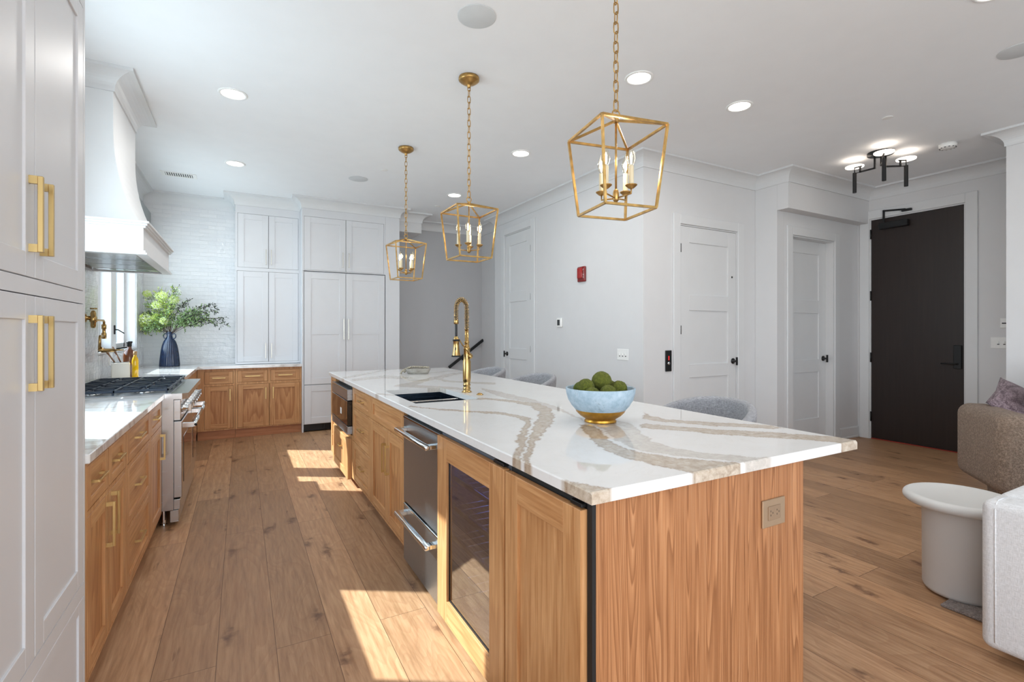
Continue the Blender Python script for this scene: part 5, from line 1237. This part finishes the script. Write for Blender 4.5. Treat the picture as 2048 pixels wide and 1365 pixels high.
def switches(label, loc, rz, n, w):
    r = thing('light_switch', label, 'switch', loc, rz); q = MB(); q.mat(WHITEP); q.box(-w / 2, w / 2, -0.006, -0.0006, -0.058, 0.058, c=0.002); q.build('plate', r)
    for k in range(n):
        x = (k - (n - 1) / 2) * 0.046; q = MB(); q.mat(WHITEP); q.box(x - 0.006, x + 0.006, -0.016, -0.0062, -0.010, 0.014, c=0.001); q.mat(DARK); q.box(x - 0.009, x + 0.009, -0.0066, -0.0062, -0.020, -0.012); q.build('toggle', r)
switches('white triple light switch plate on the wall left of the corner', (3.51, 3.97, 1.10), -R90, 3, 0.175)
switches('wide white switch plate beside the dark entry door', (6.92, 1.99, 1.225), -R90, 4, 0.26)
q = thing('light_switch', 'small white wall control above the switch plate by the entry', 'switch', (6.92, 1.985, 1.43), -R90)
b = MB(); b.mat(WHITEP); b.box(-0.06, 0.04, -0.012, -0.0006, -0.05, 0.05, c=0.003); b.build('plate', q); b = MB(); b.mat(DARK); b.box(-0.045, 0.03, -0.0126, -0.0122, -0.008, 0.004); b.build('slot', q)
el = thing('elevator_call_panel', 'black elevator call panel with a red display beside the white door', 'call panel', (3.847, 3.67, 1.04), 0)
b = MB(); b.mat(BLACK); b.box(-0.043, 0.043, -0.012, -0.0006, -0.108, 0.108, c=0.003); b.build('plate', el)
b = MB(); b.mat(emit('red_digit', (1, 0.02, 0.02, 1), 1.6)); b.box(-0.004, 0.004, -0.0132, -0.0122, 0.008, 0.050); b.build('display', el)
b = MB(); b.mat(CHROME); b.xf = Matrix.Translation((0, -0.0122, -0.025)) @ Matrix.Rotation(PI / 2, 4, 'X'); b.lathe([(0, 0), (0.017, 0), (0.017, 0.003), (0.010, 0.005), (0, 0.005)], 24); b.build('button', el)
b = MB(); b.mat(BLACK); b.xf = Matrix.Translation((4.843, 3.6715, 1.954)) @ Matrix.Rotation(PI / 2, 4, 'X'); b.lathe([(0, 0), (0.011, 0), (0.011, 0.004), (0, 0.005)], 16); tag(b.build('door_viewer'), 'small black lock cylinder high on the white door', 'lock')

# stair: handrail and flight in the opening beyond the island
hr = thing('handrail', 'black sloping stair handrail on the grey hall wall', 'handrail', (3.3, 7.70, 0.96), 0)
b = MB(); b.mat(BLACK); s__ = (1.401 - 0.749) / (3.909 - 3.005); b.bar((-0.295, -0.065, -0.211), (0.33, -0.065, -0.211 + 0.625 * s__), 0.022, 0.045); b.build('rail', hr)
for x in (-0.02,): b = MB(); b.mat(BLACK); b.box(x - 0.02, x + 0.02, -0.055, -0.0006, -0.10, -0.03, c=0.003); b.build('bracket', hr)

# ---------------------------------------------------------------- counter stools
TWEED = fabric('grey_tweed', rgb(124, 124, 127), rgb(166, 166, 170), 420, 0.9, 0.6)
def stool(label, x, y, rz=0.0):
    r = thing('counter_stool', label, 'stool', (x, y, 0), rz, 'grey barrel stools behind the island')
    q = MB(); q.mat(TWEED); q.lathe([(0, 0.60), (0.20, 0.60), (0.225, 0.615), (0.228, 0.65), (0.21, 0.675), (0.16, 0.685), (0, 0.687)], 36); q.build('seat', r)
    # barrel back: wraps behind (+x) and falls toward the front arms
    q = MB(); q.mat(TWEED); N_ = 44; span = math.radians(250); sec = []
    for i in range(N_ + 1):
        a = -span / 2 + span * i / N_; u = abs(a) / (span / 2)
        top = 0.945 - 0.165 * (u ** 2.2); ro = 0.268 + 0.012 * (1 - u * u); th = 0.048
        ce, se = math.cos(a), math.sin(a); ring = []
        pr_ = [(ro - 0.01, 0.60), (ro, 0.63), (ro + 0.018, (0.6 + top) / 2), (ro + 0.026, top - 0.03)]
        for t in np.linspace(0, PI, 7): pr_.append((ro + 0.026 - th / 2 + th / 2 * math.cos(t), top - 0.03 + 0.024 * math.sin(t) + 0.006))
        pr_ += [(ro + 0.026 - th, top - 0.04), (ro - th + 0.01, (0.6 + top) / 2), (ro - th - 0.005, 0.63), (ro - th, 0.60)]
        ring = [q.v((ce * rr_, se * rr_ * 1.02, zz)) for rr_, zz in pr_]; sec.append(ring)
    for a_, b_ in zip(sec, sec[1:]):
        n_ = len(a_)
        for k in range(n_): j = (k + 1) % n_; q._f([a_[k], a_[j], b_[j], b_[k]], True)
    q._f(sec[0]); q._f(sec[-1][::-1]); q.build('back', r)
    for sx, sy in ((-1, -1), (1, -1), (1, 1), (-1, 1)):
        q = MB(); q.mat(OAK_K); q.tube([(0.15 * sx, 0.15 * sy, 0.599), (0.20 * sx, 0.20 * sy, 0.001)], [0.018, 0.012], 12); q.build('leg', r)
    q = MB(); q.mat(BRASS_D); q.tube([(0.185 * 1.35 * math.cos(t), 0.185 * 1.35 * math.sin(t), 0.20) for t in np.linspace(0, 2 * PI, 40, endpoint=False)], 0.008, 8, closed=True); q.build('foot_ring', r)
    return r
st0 = stool('nearest grey tweed barrel stool at the right side of the island', 2.30, 1.97, math.radians(0))
dup(st0, (2.30, 2.96, 0), 0, 'grey tweed stool almost hidden behind the blue bowl', 'grey barrel stools behind the island')
dup(st0, (2.30, 3.97, 0), 0, 'grey tweed stool right of the brass faucet, below the tall narrow door', 'grey barrel stools behind the island')
dup(st0, (2.28, 4.93, 0), 0, 'farthest grey tweed stool, just behind the brass faucet', 'grey barrel stools behind the island')

# ---------------------------------------------------------------- living corner at the right
RUG = fabric('rug_pile', rgb(120, 108, 104), rgb(176, 166, 160), 160, 1.0, 1.0, True)
b = MB(); b.mat(RUG); b.box(2.985, 5.6, -2.6, 1.10, 0.001, 0.014, c=0.004); tag(b.build('rug'), 'grey brown pile rug whose corner shows under the round side table', 'rug')
LINEN = fabric('cream_linen', rgb(200, 201, 202), rgb(222, 223, 225), 420, 0.92, 0.5)
sf = thing('sofa', 'light grey linen sofa cut off at the lower right corner', 'sofa', (2.66, 0.85, 0), 0)
b = MB(); b.mat(LINEN); b.rbox(0.0, 0.16, -2.0, 0.0, 0.05, 0.655, 0.035, 5); b.build('backrest', sf)
b = MB(); b.mat(LINEN); b.tube([(0.001, -0.048, 0.085), (0.0005, -0.048, 0.62), (0.012, -0.048, 0.645), (0.035, -0.048, 0.6555), (0.12, -0.048, 0.6555)], 0.0035, 6); b.build('seam', sf)
b = MB(); b.mat(LINEN); b.rbox(0.163, 0.92, -0.18, -0.001, 0.05, 0.655, 0.035, 5); b.build('arm', sf)
b = MB(); b.mat(LINEN); b.rbox(0.163, 0.92, -2.0, -1.82, 0.05, 0.655, 0.035, 5); b.build('arm', sf)
b = MB(); b.mat(LINEN); b.box(0.163, 0.90, -1.817, -0.183, 0.05, 0.25, c=0.01); b.build('base', sf)
for y0, y1 in ((-1.815, -1.003), (-0.997, -0.185)): b = MB(); b.mat(LINEN); b.rbox(0.166, 0.93, y0, y1, 0.252, 0.44, 0.04, 4); b.build('seat_cushion', sf)
for x, y in ((0.14, -0.16), (0.14, -1.84), (0.80, -0.16), (0.80, -1.84)): b = MB(); b.mat(BLACK); b.cyl((x, y), 0.02, 0.0145 if x > 0.4 else 0.001, 0.052, 12); b.build('leg', sf)
CREAM = plain('plaster_cream', rgb(206, 206, 204), 0.55, var=0.015, bump=0.05, bscale=60)
b = MB(); b.mat(CREAM); b.lathe([(0, 0.0145), (0.150, 0.0145), (0.156, 0.03), (0.158, 0.44), (0.165, 0.452)], 56); tb_ = thing('side_table', 'round pale plaster side table with a thick rounded rim', 'table', (3.225, 1.10, 0), 0); b.build('pedestal', tb_)
b = MB(); b.mat(CREAM); b.lathe([(0.0, 0.452)] + [(0.212 + 0.026 * math.cos(t), 0.478 + 0.026 * math.sin(t)) for t in np.linspace(-PI / 2, PI / 2, 13)] + [(0.200, 0.500), (0, 0.499)], 64); b.build('tabletop', tb_)
BOU = fabric('brown_boucle', rgb(112, 94, 80), rgb(172, 150, 132), 170, 0.95, 0.9, True)
ac = thing('armchair', 'brown boucle block armchair at the right edge', 'armchair', (5.18, 1.34, 0), math.radians(38))
b = MB(); b.mat(BOU); w_ = 0.37
b.rbox(-w_, w_, 0.10, w_ - 0.02, 0.17, 0.755, 0.085, 7) ; b.build('arm', ac)
b = MB(); b.mat(BOU); b.rbox(-w_ , -0.14, -w_, 0.12, 0.17, 0.755, 0.085, 7); b.build('backrest', ac)
b = MB(); b.mat(BOU); b.rbox(-w_, w_, -w_ , -0.13, 0.17, 0.60, 0.08, 7); b.build('arm', ac)
b = MB(); b.mat(BOU); b.rbox(-0.20, w_ - 0.01, -0.16, 0.13, 0.18, 0.44, 0.06, 6); b.build('seat', ac)
b = MB(); b.mat(BOU); b.lathe([(0, 0.0145), (0.24, 0.0145), (0.25, 0.03), (0.26, 0.19), (0, 0.19)], 40); b.build('base', ac)
PIL = fabric('mauve_weave', rgb(92, 76, 82), rgb(150, 132, 138), 120, 0.9, 0.6)
def pillow(label, loc, rot, s_=0.24):
    b = bmesh.new(); bmesh.ops.create_grid(b, x_segments=16, y_segments=16, size=1)
    top = {w: w.co.copy() for w in b.verts}; q = MB(); q.mat(PIL); g1 = {}; g2 = {}
    for w in b.verts:
        x, y = w.co.x, w.co.y; e = max(0, (1 - x * x)) ** 0.5 * max(0, (1 - y * y)) ** 0.5; k = 1 - 0.07 * (1 - abs(x)) * abs(y) - 0.07 * (1 - abs(y)) * abs(x)
        h = 0.30 * e; g1[w] = q.v((x * s_ * k, y * s_ * k, h * s_)); g2[w] = g1[w] if e < 1e-6 else q.v((x * s_ * k, y * s_ * k, -h * s_))
    for f in b.faces: q._f([g1[w] for w in f.verts], True); q._f([g2[w] for w in f.verts][::-1], True)
    b.free(); o = q.build('throw_pillow'); o.location = loc; o.rotation_euler = rot; return tag(o, label, 'pillow', 'mauve pillows on the armchair')
def place_pillow(o, c, tilt, roll):
    m_ = Matrix.Translation(c) @ Matrix.Rotation(math.radians(-28.8), 4, 'Z') @ Matrix.Rotation(math.radians(roll), 4, 'Y') @ Matrix.Rotation(math.radians(tilt), 4, 'X') @ Matrix.Rotation(PI / 4, 4, 'Z')
    o.matrix_world = m_
place_pillow(pillow('mauve woven pillow leaning toward the left corner of the brown armchair', (0, 0, 0), (0, 0, 0)), (5.42, 1.44, 0.735), 42, 8)
place_pillow(pillow('mauve woven pillow behind the other at the picture edge', (0, 0, 0), (0, 0, 0)), (5.44, 1.24, 0.86), 60, -12)
